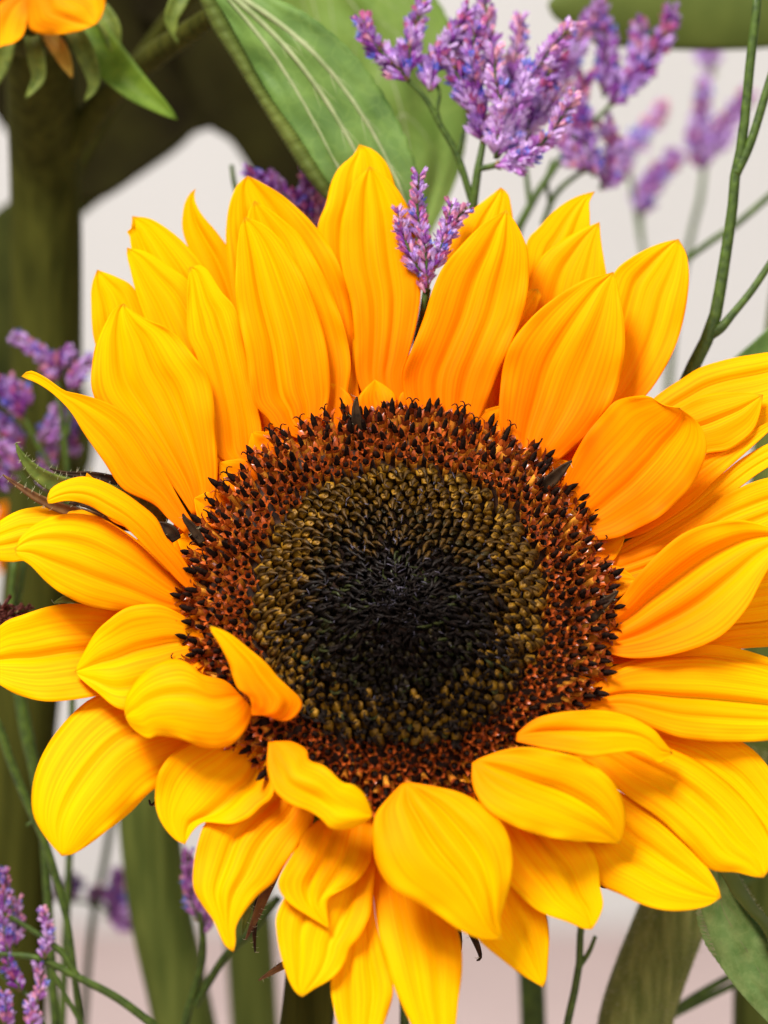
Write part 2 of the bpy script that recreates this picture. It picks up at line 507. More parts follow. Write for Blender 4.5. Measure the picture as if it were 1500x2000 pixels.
# edges traced base -> tip; d: how far the petal lies behind the first row; tint: deeper orange, partly shade put into the colour
PETALS = [
 dict(L=[(430,930),(330,850),(230,760),(186,672),(178,590),(180,555),(190,527)], R=[(470,900),(400,780),(340,690),(297,630),(262,563),(225,540),(190,527)], d=2.4),
 dict(L=[(455,900),(380,780),(310,640),(270,540),(257,487),(253,458),(247,451),(256,447),(258,422)], R=[(490,870),(470,760),(445,640),(410,540),(360,475),(300,430),(258,422)], d=2.1),
 dict(L=[(440,920),(370,800),(305,680),(270,585),(253,520),(248,500),(248,484)], R=[(490,880),(455,760),(420,640),(380,560),(330,520),(285,492),(248,484)], d=1.7),
 dict(L=[(500,870),(470,740),(425,600),(385,520),(358,455),(358,410),(368,382),(382,369)], R=[(530,850),(510,720),(480,600),(460,510),(430,462),(395,420),(380,390),(382,369)], d=2.7, tint=.12, cr=[(0.1,.35,.25)]),
 dict(L=[(478,915),(440,900),(423,880),(415,800),(385,700),(366,660),(365,600),(367,555),(370,523)], R=[(488,915),(508,880),(510,830),(495,765),(480,690),(462,607),(433,570),(405,527),(385,517),(370,523)], d=1.2),
 dict(L=[(375,1005),(330,940),(260,860),(200,800),(182,770),(178,730),(187,673),(205,632),(223,603),(242,593)], R=[(410,1005),(424,940),(424,880),(419,800),(408,735),(380,697),(337,647),(290,625),(260,608),(242,593)], d=.7),
 dict(L=[(362,1042),(330,1015),(300,985),(240,955),(205,905),(165,848),(137,803),(105,770),(72,748),(42,737)], R=[(378,1022),(350,975),(320,918),(283,853),(245,808),(200,783),(157,770),(125,762),(90,738),(60,724),(42,733)], d=.2, tilt=.15),
 dict(L=[(378,1160),(350,1137),(317,1102),(280,1065),(245,1030),(207,1007),(173,987),(133,978),(97,984),(92,976)], R=[(388,1155),(377,1125),(355,1087),(325,1050),(305,1012),(270,982),(235,958),(195,938),(160,931),(125,940),(100,955),(92,974)], d=-.4, cup=-.35, arch=30),
 dict(L=[(375,1190),(260,1180),(150,1130),(60,1097),(20,1098),(-30,1090),(-60,1065)], R=[(370,1150),(300,1080),(240,1035),(185,1005),(130,988),(70,990),(20,1005),(-60,1060)], d=1.1),
 dict(L=[(375,1198),(320,1205),(240,1195),(173,1183),(127,1163),(92,1138),(60,1105),(35,1088),(29,1075)], R=[(383,1185),(375,1158),(330,1120),(277,1068),(227,1030),(187,1010),(145,1003),(103,1009),(67,1025),(42,1047),(29,1072)], d=.4, cup=-.25, arch=25),
 dict(L=[(370,1240),(300,1310),(240,1345),(183,1360),(100,1370),(43,1360),(0,1338),(-50,1300)], R=[(370,1205),(300,1195),(227,1190),(167,1180),(107,1182),(47,1200),(0,1222),(-50,1290)], d=1.5, cr=[(0.0,.25,.14)]),
 dict(L=[(400,1255),(398,1310),(370,1345),(320,1380),(240,1387),(187,1350),(160,1328),(146,1313)], R=[(400,1250),(385,1222),(350,1198),(315,1182),(280,1180),(245,1188),(213,1210),(187,1235),(162,1278),(146,1311)], d=.1, arch=30, cr=[(0.15,.25,.14),(-.5,.15,.14)]),
 dict(L=[(480,1368),(492,1390),(480,1425),(447,1457),(400,1460),(350,1443),(310,1437),(290,1443),(265,1428),(247,1408)], R=[(470,1358),(440,1330),(395,1317),(370,1297),(345,1287),(315,1294),(285,1311),(260,1337),(246,1365),(243,1395)], d=-1.6, arch=40, curl=-25, cr=[(0.2,.22,.2)], cup=-.25),
 dict(L=[(492,1398),(488,1365),(465,1345),(455,1322),(446,1293),(427,1256),(413,1234),(410,1222)], R=[(515,1396),(560,1408),(588,1385),(585,1363),(545,1325),(520,1295),(486,1267),(449,1238),(410,1222)], d=-3.6, lift=.25, cup=-.2, tilt=-.35, cr=[(.25,-.3,.3)], tint=.05),
 dict(L=[(440,1390),(330,1350),(240,1345),(187,1360),(157,1380),(125,1412),(95,1452),(72,1500),(62,1550),(66,1595),(90,1637),(121,1672)], R=[(470,1430),(420,1470),(360,1510),(300,1542),(255,1586),(213,1620),(173,1650),(145,1667),(121,1672)], d=1.5, cup=-.2, cr=[(-.1,.12,.1)]),
 dict(L=[(515,1422),(470,1432),(400,1440),(345,1465),(312,1505),(303,1548),(306,1585),(321,1616),(343,1640),(361,1649)], R=[(527,1430),(535,1480),(534,1550),(510,1575),(486,1597),(455,1609),(420,1607),(397,1607),(378,1622),(361,1649)], d=.5, cup=.2, cr=[(.45,.25,.2)]),
 dict(L=[(524,1450),(522,1500),(535,1542),(565,1569),(605,1585),(630,1602),(648,1619),(690,1617),(728,1597)], R=[(540,1448),(570,1449),(598,1464),(604,1485),(635,1497),(668,1527),(690,1533),(712,1552),(728,1592)], d=-2.6, arch=25, cup=-.25, wob=.22, cr=[]),
 dict(L=[(560,1520),(500,1540),(430,1580),(401,1608),(388,1640),(378,1690),(378,1735),(395,1768),(415,1795),(430,1828),(440,1847),(456,1859)], R=[(620,1540),(610,1610),(585,1645),(555,1692),(535,1722),(504,1748),(478,1780),(461,1810),(460,1840),(456,1859)], d=1.0, cr=[(-.25,.22,.14),(.3,.22,.14)]),
 dict(L=[(640,1590),(600,1620),(570,1670),(545,1715),(548,1742),(570,1768),(600,1788),(643,1814)], R=[(720,1580),(730,1620),(727,1668),(715,1700),(693,1725),(660,1742),(641,1757),(639,1785),(643,1814)], d=.6, cr=[(-.2,.3,.16),(.35,.2,.15)]),
 dict(L=[(680,1590),(620,1680),(565,1740),(541,1785),(540,1820),(548,1865),(563,1912),(578,1938),(591,1947)], R=[(726,1580),(732,1690),(725,1775),(716,1803),(700,1833),(685,1852),(678,1873),(662,1898),(640,1917),(612,1932),(591,1947)], d=1.5),
 dict(L=[(700,1620),(690,1760),(660,1860),(646,1916),(650,1960),(665,2010),(708,2062)], R=[(728,1600),(730,1760),(745,1850),(768,1925),(757,1980),(735,2030),(708,2062)], d=2.3),
 dict(L=[(735,1590),(728,1690),(731,1765),(743,1840),(768,1923),(795,1985),(820,2030),(848,2070)], R=[(800,1600),(860,1720),(890,1805),(901,1850),(902,1900),(895,1955),(889,2005),(875,2045),(848,2070)], d=1.9),
 dict(L=[(785,1530),(755,1562),(732,1594),(729,1640),(736,1688),(762,1730),(808,1759),(855,1787),(900,1818),(940,1834),(981,1834)], R=[(800,1528),(855,1537),(903,1550),(950,1578),(985,1617),(1000,1665),(999,1715),(988,1757),(977,1796),(981,1834)], d=-1.9, arch=35, curl=-60, tint=-.08, cr=[(-.05,.34,.10),(.42,.36,.10)]),
 dict(L=[(880,1600),(880,1700),(910,1800),(938,1838),(980,1874),(1020,1904),(1060,1928)], R=[(960,1580),(1020,1680),(1060,1770),(1072,1825),(1070,1880),(1067,1910),(1060,1928)], d=1.8, cr=[(.2,.25,.14)]),
 dict(L=[(922,1490),(922,1528),(935,1562),(965,1592),(1010,1616),(1060,1633),(1115,1642),(1165,1645),(1210,1648)], R=[(935,1482),(980,1466),(1030,1459),(1090,1469),(1140,1483),(1180,1510),(1207,1542),(1221,1580),(1220,1618),(1210,1648)], d=-1.9, arch=30, curl=-70, tint=-.05, cr=[(.15,.30,.14),(-.35,.12,.2)]),
 dict(L=[(930,1540),(950,1640),(985,1715),(1035,1767),(1064,1785),(1108,1801),(1140,1814),(1156,1815)], R=[(1000,1530),(1100,1600),(1150,1650),(1168,1690),(1172,1730),(1178,1765),(1170,1793),(1156,1815)], d=.9, cr=[(.2,.28,.13),(-.3,.12,.14)]),
 dict(L=[(1010,1520),(1090,1620),(1150,1690),(1175,1729),(1210,1746),(1255,1767),(1300,1778),(1346,1778),(1383,1769),(1408,1753)], R=[(1060,1490),(1150,1510),(1221,1553),(1282,1592),(1326,1630),(1362,1668),(1388,1704),(1402,1730),(1408,1753)], d=1.4, cr=[(.3,.25,.13),(-.2,.15,.14)]),
 dict(L=[(1060,1460),(1150,1490),(1215,1548),(1280,1593),(1340,1648),(1386,1697),(1438,1704),(1470,1712),(1491,1714)], R=[(1085,1430),(1200,1430),(1330,1470),(1410,1520),(1470,1580),(1505,1640),(1505,1690),(1491,1714)], d=.9, wob=.14),
 dict(L=[(1080,1450),(1250,1500),(1400,1600),(1500,1680),(1560,1720)], R=[(1090,1410),(1250,1400),(1380,1415),(1450,1450),(1495,1490),(1550,1580),(1575,1660),(1560,1720)], d=1.7),
 dict(L=[(1008,1448),(1045,1457),(1100,1468),(1158,1478),(1205,1471),(1245,1468),(1272,1480),(1289,1491),(1314,1472)], R=[(1010,1432),(1042,1406),(1080,1394),(1130,1388),(1180,1388),(1232,1400),(1275,1424),(1295,1447),(1314,1470)], d=-2.3, arch=25, curl=-55, tint=-.08, cr=[(.05,.25,.18)], wob=.15),
 dict(L=[(1125,1378),(1150,1390),(1220,1400),(1281,1425),(1335,1442),(1410,1449),(1500,1446),(1560,1430),(1610,1395)], R=[(1122,1368),(1155,1343),(1200,1313),(1250,1294),(1320,1284),(1395,1284),(1500,1306),(1560,1340),(1610,1385)], d=.3, cr=[(0,.32,.12),(-.45,.15,.12)]),
 dict(L=[(1130,1350),(1250,1330),(1400,1330),(1500,1330),(1590,1330)], R=[(1130,1338),(1190,1305),(1260,1283),(1330,1268),(1385,1258),(1440,1266),(1510,1288),(1590,1325)], d=.9),
 dict(L=[(1163,1268),(1190,1277),(1230,1285),(1285,1283),(1335,1273),(1380,1257),(1420,1232),(1460,1185),(1490,1130),(1520,1080),(1545,1045)], R=[(1160,1258),(1163,1240),(1185,1200),(1220,1160),(1250,1118),(1305,1063),(1350,1034),(1400,1019),(1450,1016),(1500,1028),(1545,1045)], d=.1, cup=.2, tint=.12, cr=[(.35,.34,.2),(-.25,.22,.16)]),
 dict(L=[(1180,1262),(1300,1240),(1420,1220),(1500,1211),(1600,1190)], R=[(1180,1230),(1320,1170),(1430,1130),(1520,1110),(1600,1160)], d=1.4),
 dict(L=[(1150,1300),(1300,1290),(1440,1268),(1510,1262),(1600,1250)], R=[(1150,1280),(1300,1235),(1430,1210),(1510,1205),(1600,1225)], d=1.9, tint=.2),
 dict(L=[(1170,1120),(1290,1050),(1400,985),(1480,925),(1540,890)], R=[(1175,1095),(1200,1072),(1267,1033),(1345,985),(1400,935),(1447,897),(1500,867),(1545,855)], d=1.5),
 dict(L=[(1165,1145),(1210,1150),(1290,1130),(1400,1090),(1500,1060),(1600,1000)], R=[(1165,1120),(1200,1090),(1290,1050),(1370,1000),(1420,965),(1500,933),(1600,930)], d=.9, cr=[(-.2,.2,.14),(.3,.2,.14)]),
 dict(L=[(1090,985),(1100,940),(1120,892),(1145,848),(1178,808),(1203,783),(1240,774),(1268,774),(1295,790),(1328,797)], R=[(1125,1045),(1160,1055),(1205,1050),(1250,1030),(1290,1008),(1330,972),(1360,935),(1379,885),(1376,848),(1358,820),(1328,797)], d=-.1, lift=.34, curl=45, cup=.12, tint=.34, cr=[(.2,.16,.14)]),
 dict(L=[(1130,1010),(1230,960),(1320,910),(1380,886),(1420,880),(1446,865),(1472,840),(1484,808),(1490,771)], R=[(1120,980),(1200,880),(1280,820),(1333,790),(1370,773),(1420,766),(1467,768),(1490,771)], d=.8, tint=.22, cr=[(0.05,.25,.14)]),
 dict(L=[(1140,1000),(1300,900),(1420,850),(1500,830),(1600,770)], R=[(1130,960),(1220,840),(1277,778),(1335,738),(1370,717),(1420,702),(1470,693),(1520,690),(1600,720)], d=1.6, cr=[(.45,.2,.1)]),
 dict(L=[(1150,1060),(1250,1045),(1340,990),(1400,935),(1450,890),(1510,835)], R=[(1130,1000),(1300,930),(1400,875),(1450,850),(1510,820)], d=1.25, tint=.22),
 dict(L=[(1070,930),(1130,780),(1170,640),(1190,560),(1203,527),(1233,503),(1267,484),(1300,472),(1325,467)], R=[(1110,940),(1200,830),(1265,768),(1303,710),(1325,660),(1339,605),(1346,545),(1341,498),(1325,467)], d=1.7, tint=.05),
 dict(L=[(1005,905),(985,870),(975,820),(977,760),(985,705),(1003,662),(1045,613),(1093,575),(1140,547),(1180,536),(1198,531)], R=[(1062,918),(1110,885),(1152,848),(1185,805),(1208,750),(1220,690),(1220,635),(1213,590),(1205,552),(1198,531)], d=.4, lift=.31, tint=.2, cr=[(-.25,.2,.16),(.3,.1,.14)]),
 dict(L=[(960,850),(990,700),(1015,560),(1028,475),(1052,445),(1080,414),(1108,393),(1137,380),(1162,374)], R=[(1020,850),(1080,700),(1130,560),(1150,480),(1152,420),(1151,395),(1162,374)], d=2.2),
 dict(L=[(970,830),(1000,720),(1018,637),(1030,560),(1055,505),(1090,475),(1125,453),(1150,442),(1171,434)], R=[(1040,850),(1120,750),(1180,640),(1186,560),(1180,510),(1174,470),(1171,434)], d=1.6, tint=.08),
 dict(L=[(850,835),(805,810),(788,765),(788,725),(805,680),(828,620),(845,565),(865,522),(900,480),(940,440),(970,421),(988,410)], R=[(925,838),(945,800),(970,735),(1000,665),(1022,610),(1033,545),(1030,490),(1018,455),(1003,428),(990,410)], d=.4, lift=.29, tint=.16, cr=[(-.2,.18,.16),(.35,.2,.14)]),
 dict(L=[(840,820),(855,680),(865,560),(872,490),(893,447),(920,413),(952,387),(978,366)], R=[(920,820),(970,680),(1000,540),(1003,450),(998,400),(992,378),(978,366)], d=1.8, tint=.12),
 dict(L=[(930,850),(935,780),(960,690),(1000,600),(1040,560)], R=[(985,870),(990,800),(1000,740),(1030,650),(1060,570)], d=1.3, tint=.2),
 dict(L=[(735,795),(708,768),(695,725),(692,650),(685,590),(667,520),(663,460),(672,408),(686,368),(703,344),(722,325)], R=[(795,800),(787,735),(800,690),(815,625),(822,570),(818,510),(806,430),(788,388),(765,355),(742,336),(722,325)], d=.8, tint=.12, cr=[(-.3,.2,.16),(.25,.24,.14)]),
 dict(L=[(680,800),(650,640),(625,520),(620,445),(636,400),(647,357),(663,327),(690,303),(701,282)], R=[(760,800),(775,640),(785,500),(780,420),(772,365),(763,335),(750,312),(728,292),(701,282)], d=1.9, tint=.05),
 dict(L=[(590,860),(540,838),(522,815),(497,790),(487,745),(480,690),(465,615),(460,560),(463,490),(469,445),(478,424)], R=[(625,858),(634,815),(645,765),(643,715),(632,650),(610,580),(578,512),(545,465),(512,437),(478,424)], d=.3, tint=.02, cr=[(-.3,.3,.14),(.3,.18,.14)]),
 dict(L=[(600,850),(540,800),(490,700),(470,600),(472,520),(478,450),(485,415),(497,392)], R=[(650,850),(672,800),(680,760),(685,710),(675,650),(655,590),(628,530),(590,465),(550,427),(517,403),(497,392)], d=.9, tint=.03),
 dict(L=[(600,850),(530,780),(480,680),(455,580),(442,480),(443,430),(450,392),(463,362),(484,343)], R=[(680,810),(690,760),(693,700),(690,620),(675,550),(650,490),(610,435),(560,388),(517,360),(484,343)], d=1.7, tint=.08),
 dict(L=[(660,840),(670,790),(685,730),(690,660)], R=[(705,830),(702,780),(698,740),(692,660)], d=1.4, tint=.2),
 dict(L=[(500,860),(500,800),(480,740),(470,690)], R=[(560,850),(530,820),(510,770),(480,690)], d=1.4, tint=.3),
 dict(L=[(425,960),(424,905),(430,870)], R=[(470,930),(450,900),(435,870)], d=1.3, tint=.3),
 dict(L=[(370,1150),(345,1085),(332,1040)], R=[(382,1080),(360,1040),(340,1020)], d=1.2, tint=.3),
 dict(L=[(350,1090),(270,1040),(215,1015),(175,960),(167,922)], R=[(350,1060),(300,1010),(250,985),(200,950),(172,925)], d=1.5, tint=.35),
 dict(L=[(903,1565),(901,1535),(905,1512)], R=[(932,1575),(922,1535),(907,1512)], d=.0, tint=.1),
]


def plane_w(x, y):
    return math.tan(TILT) * (y - CY)


HEAD_LABEL = 'large open yellow sunflower with brown floret ring and dark centre'
root = empty('sunflower', P(600, 2000, -430) * 1.0, HEAD_LABEL, 'sunflower')
root.location.z = 0.0
root['_ex'] = list(root.location)

for i, d in enumerate(PETALS):
    b0 = (np.array(d['L'][0]) + np.array(d['R'][0])) / 2
    t0 = (np.array(d['L'][-1]) + np.array(d['R'][-1])) / 2
    ln = float(np.linalg.norm(t0 - b0))
    dy = (t0[1] - b0[1]) / ln
    rr = random.Random(100 + i)
    if dy < -0.3:
        lift, arch, curl, cup = 0.23, 0, 0, rr.uniform(-.10, .14)
    elif dy > 0.3:
        lift, arch, curl, cup = 0.02, 12, -18, rr.uniform(-.16, .08)
    else:
        lift, arch, curl, cup = 0.02, 12, -18, rr.uniform(-.14, .10)
    lift = d.get('lift', lift); arch = d.get('arch', arch); curl = d.get('curl', curl); cup = d.get('cup', cup)
    cr = d.get('cr')
    if cr is None:
        cr = [(rr.uniform(-.42, -.22), rr.uniform(.10, .20), rr.uniform(.11, .16)),
              (rr.uniform(.2, .42), rr.uniform(.10, .22), rr.uniform(.11, .16))]
    off = -25 - 34 * d['d']
    wfn = make_wfn(lambda x, y, off=off: plane_w(x, y) + off, i + 1, lift, arch, curl, cup, d.get('tilt', 0), cr, d.get('wob', .065))
    petal_obj('petal', d['L'], d['R'], wfn, M['petal'], root, d.get('tint', 0.0) + rr.uniform(-.05, .05) + (.07 if dy < -.3 else (-.14 if dy > .3 else -.02)))  # upper petals oranger, lower yellower: the fall of light put into the tint

# short inner petals seen only in the gaps behind the rim
for k in range(26):
    a = R_(-52 + k * 284 / 25)
    ca, sa = math.cos(a), -math.sin(a)
    rr = random.Random(700 + k)
    r0, r1 = 350, 455 + rr.uniform(-15, 20)
    def pp(r, t, ca=ca, sa=sa):
        return (CX + r * ca - t * sa, CY + (r * sa + t * ca) * .95)
    hw = rr.uniform(34, 44)
    wfn = make_wfn(lambda x, y: plane_w(x, y) - 48, 800 + k, .1, 0, 0, .2, 0, [(0, .2, .2)], .1)
    petal_obj('petal', [pp(r0, -hw * .7), pp((r0 + r1) / 2 + 10, -hw), pp(r1 - 18, -hw * .6), pp(r1, 0)],
              [pp(r0, hw * .7), pp((r0 + r1) / 2 + 10, hw), pp(r1 - 18, hw * .6), pp(r1, 0)], wfn, M['petal'], root, .42, 16, 11)

# ------------------------------------------------------------------ the disc
nrm = Vector((0, -math.cos(TILT), math.sin(TILT)))
e1 = Vector((1, 0, 0))
e2 = Vector((0, math.sin(TILT), math.cos(TILT)))
C0 = P(CX, CY + 6, 0)
RM = RAD * PX


def dome(q):
    """height of the floret bed over the rim plane (px) at q = r / R"""
    return 62 * (1 - q * q) - 26 * math.exp(-(q / 0.30) ** 2) - 40 * max(0, q - .88) / .12 * .5


def disc_pt(q, th, h=0.0):
    return C0 + (e1 * math.cos(th) + e2 * math.sin(th)) * (RM * q) + nrm * ((dome(q) + h) * PX)


def disc_frame(q, th, lean):
    dq = 0.01
    slope = (dome(q + dq) - dome(q - dq)) / (2 * dq * RAD)
    out = e1 * math.cos(th) + e2 * math.sin(th)
    tan = (nrm.cross(out)).normalized()
    n = (nrm - out * slope).normalized()
    z = (n + out * lean).normalized()
    x = tan.cross(z).normalized()
    return x, tan, z          # x points outwards, z along the floret


bv, bf = [], []
nr, na = 16, 72
for i in range(nr + 4):
    for k in range(na):
        th = 2 * math.pi * k / na
        if i <= nr:
            q = max(0.01, i / nr) * 0.985
            bv.append(disc_pt(q, th, -26))
        else:
            j = i - nr
            q = [0, .98, .66, .1][j]
            bv.append(C0 + (e1 * math.cos(th) + e2 * math.sin(th)) * (RM * q) + nrm * ([0, -95, -150, -165][j] * PX))
for i in range(nr + 3):
    for k in range(na):
        k2 = (k + 1) % na
        bf.append((i * na + k, i * na + k2, (i + 1) * na + k2, (i + 1) * na + k))
disc = mesh_obj('flower_disc', bv, bf, M['receptacle'], root)


def lathe(buf, prof, sides, m, wob=0.0, r=None, off=(0, 0), bend=(0, 0), cap=True, rib=0.0, ribs=5):
    v, f = [], []
    for i, (rad, z) in enumerate(prof):
        for k in range(sides):
            a = 2 * math.pi * k / sides
            rr_ = rad * (1 + (r.uniform(-wob, wob) if r else 0) + rib * math.cos(ribs * a))
            zz = z / prof[-1][1] if prof[-1][1] else 0
            v.append((off[0] + rr_ * math.cos(a) + bend[0] * zz * zz, off[1] + rr_ * math.sin(a) + bend[1] * zz * zz, z))
    for i in range(len(prof) - 1):
        for k in range(sides):
            k2 = (k + 1) % sides
            f.append((i * sides + k, i * sides + k2, (i + 1) * sides + k2, (i + 1) * sides + k))
    if cap:
        f.append(tuple((len(prof) - 1) * sides + k for k in range(sides)))
    buf.add(v, f, m)


def floret_geo(seed, kind):
    """open disc floret in pixels; kinds: long, split, short, empty.  mats 0 tube 1 lobe 2 anther"""
    r = random.Random(seed)
    b = Buf()
    h = r.uniform(24, 30)
    R0 = r.uniform(7.0, 8.5)
    lathe(b, [(R0 * .60, -16), (R0 * .72, 0), (R0 * .95, h * .5), (R0 * 1.0, h * .8), (R0 * .86, h)], 8, 0, .07, r, cap=False)
    lathe(b, [(R0 * .86, h), (R0 * .62, h - 2), (R0 * .4, h - 8), (R0 * .1, h - 10)], 8, 2, .05, r)
    for k in range(5):
        a = 2 * math.pi * (k + r.uniform(-.15, .15)) / 5
        ca, sa = math.cos(a), math.sin(a)
        ta, tb_ = -sa, ca
        w = r.uniform(4.4, 5.6)
        l = r.uniform(9, 14)
        fl = r.uniform(.25, .95)
        v = []
        for (rad, z, ww) in [(R0 * .84, h - 5, w), (R0 * 1.06 + l * fl * .35, h + l * .5, w * .85),
                             (R0 * 1.06 + l * fl * .95, h + l * (1.0 - .35 * fl), .4)]:
            for sgn in (-1, 0, 1):
                rd = rad - (0.9 if sgn else 0) + (0.0 if sgn else .9)
                v.append((rd * ca + ta * ww * sgn, rd * sa + tb_ * ww * sgn, z))
        f = []
        for i in range(2):
            for j in range(2):
                f.append((i * 3 + j, i * 3 + j + 1, (i + 1) * 3 + j + 1, (i + 1) * 3 + j))
        b.add(v, f, 1)
    if kind in ('long', 'split', 'short'):
        H = {'long': r.uniform(20, 27), 'split': r.uniform(14, 18), 'short': r.uniform(8, 12)}[kind]
        ra = r.uniform(4.4, 5.4)
        bx, by = r.uniform(-5, 5), r.uniform(-3, 3)
        z0 = h * .6
        prof = [(ra * .7, z0), (ra * .95, z0 + H * .35 + 5), (ra, h + H * .40), (ra * .84, h + H * .68), (ra * .5, h + H * .9), (ra * .1, h + H * 1.08)]
        n0 = len(b.v)
        lathe(b, prof, 10, 2, .04, r, bend=(bx, by), rib=.14)
        if kind == 'split':
            for sgn in (-1, 1):
                pts, rad = [], []
                for t in np.linspace(0, 1, 6):
                    an = t * r.uniform(2.0, 2.8)
                    pts.append(Vector((bx + 1.5 * sgn * t, by + sgn * (1 - math.cos(an)) * 7, h + H - 3 + math.sin(an) * 10)))
                    rad.append(1.7 * (1 - .5 * t))
                v, f = tube_geo(pts, rad, 5)
                b.add(v, f, 2)
    return b


def bud_geo(seed, k):
    """closed floret bud, k 0 (outer) .. 1 (centre). mats 0 gold 1 dark bud"""
    r = random.Random(seed)
    b = Buf()
    R0 = r.uniform(9.6, 11.2) - 4.6 * k
    h = r.uniform(12, 20) - 4 * k
    bx = r.uniform(-10, -3)
    lathe(b, [(R0 * .7, -10), (R0 * .95, 0), (R0, h * .35), (R0 * .93, h * .62), (R0 * .74, h * .84), (R0 * .46, h * .97), (R0 * .34, h * 1.0),
              (R0 * .26, h * .93), (R0 * .05, h * .90)], 10, 0 if k < .5 else 1, .05, r, bend=(bx, r.uniform(-4, 4)), rib=.11)
    return b


def palea_geo(seed, k):
    """stiff dark scale with a pointed, hooked tip; k 0 short hook .. 1 long strand.  stands at +x, hooks to -x"""
    r = random.Random(seed)
    wl = 7.0 - 2.4 * k
    ln = 25 + 21 * k
    hook = 13 - 6 * k
    rows = [(0, -8, wl), (1.2, ln * .3, wl), (.6, ln * .58, wl * .74), (-hook * .45, ln * .84, wl * .42),
            (-hook * 1.15 + r.uniform(-3, 3), ln + r.uniform(-3, 3), .5)]
    sw = r.uniform(-6, 6)
    v, f = [], []
    for i, (x, z, w) in enumerate(rows):
        dy = sw * (i / 4) ** 2
        v += [(x - w * .5, -w + dy, z), (x + .9, dy, z + .5), (x - w * .5, w + dy, z), (x - w * .5 - .6, dy, z - .4)]
    for i in range(4):
        for j in range(4):
            j2 = (j + 1) % 4
            f.append((i * 4 + j, i * 4 + j2, (i + 1) * 4 + j2, (i + 1) * 4 + j))
    b = Buf()
    b.add(v, f, 3 if (k > .5 and r.random() < .16) else (2 if k > .42 else 4))
    return b


NF, KEXP = 1260, 0.625
GA = math.pi * (3 - math.sqrt(5))
f_kinds = ['long'] * 4 + ['split'] * 2 + ['short'] * 3 + ['empty'] * 1
fl_mesh = {}
for si in range(16):
    kd = ['long', 'long', 'long', 'long', 'long', 'split', 'split', 'split', 'short', 'short', 'short', 'short', 'short', 'empty', 'empty', 'empty'][si]
    b = floret_geo(40 + si, kd)
    me = bpy.data.meshes.new('floret')
    me.from_pydata([(x * PX, y * PX, z * PX) for x, y, z in b.v], [], b.f)
    for m in ('tube', 'lobe', 'anther'):
        me.materials.append(M[m])
    me.polygons.foreach_set('material_index', np.asarray(b.m, dtype=np.int32))
    me.polygons.foreach_set('use_smooth', np.full(len(me.polygons), True))
    fl_mesh.setdefault(kd, []).append((me, b))

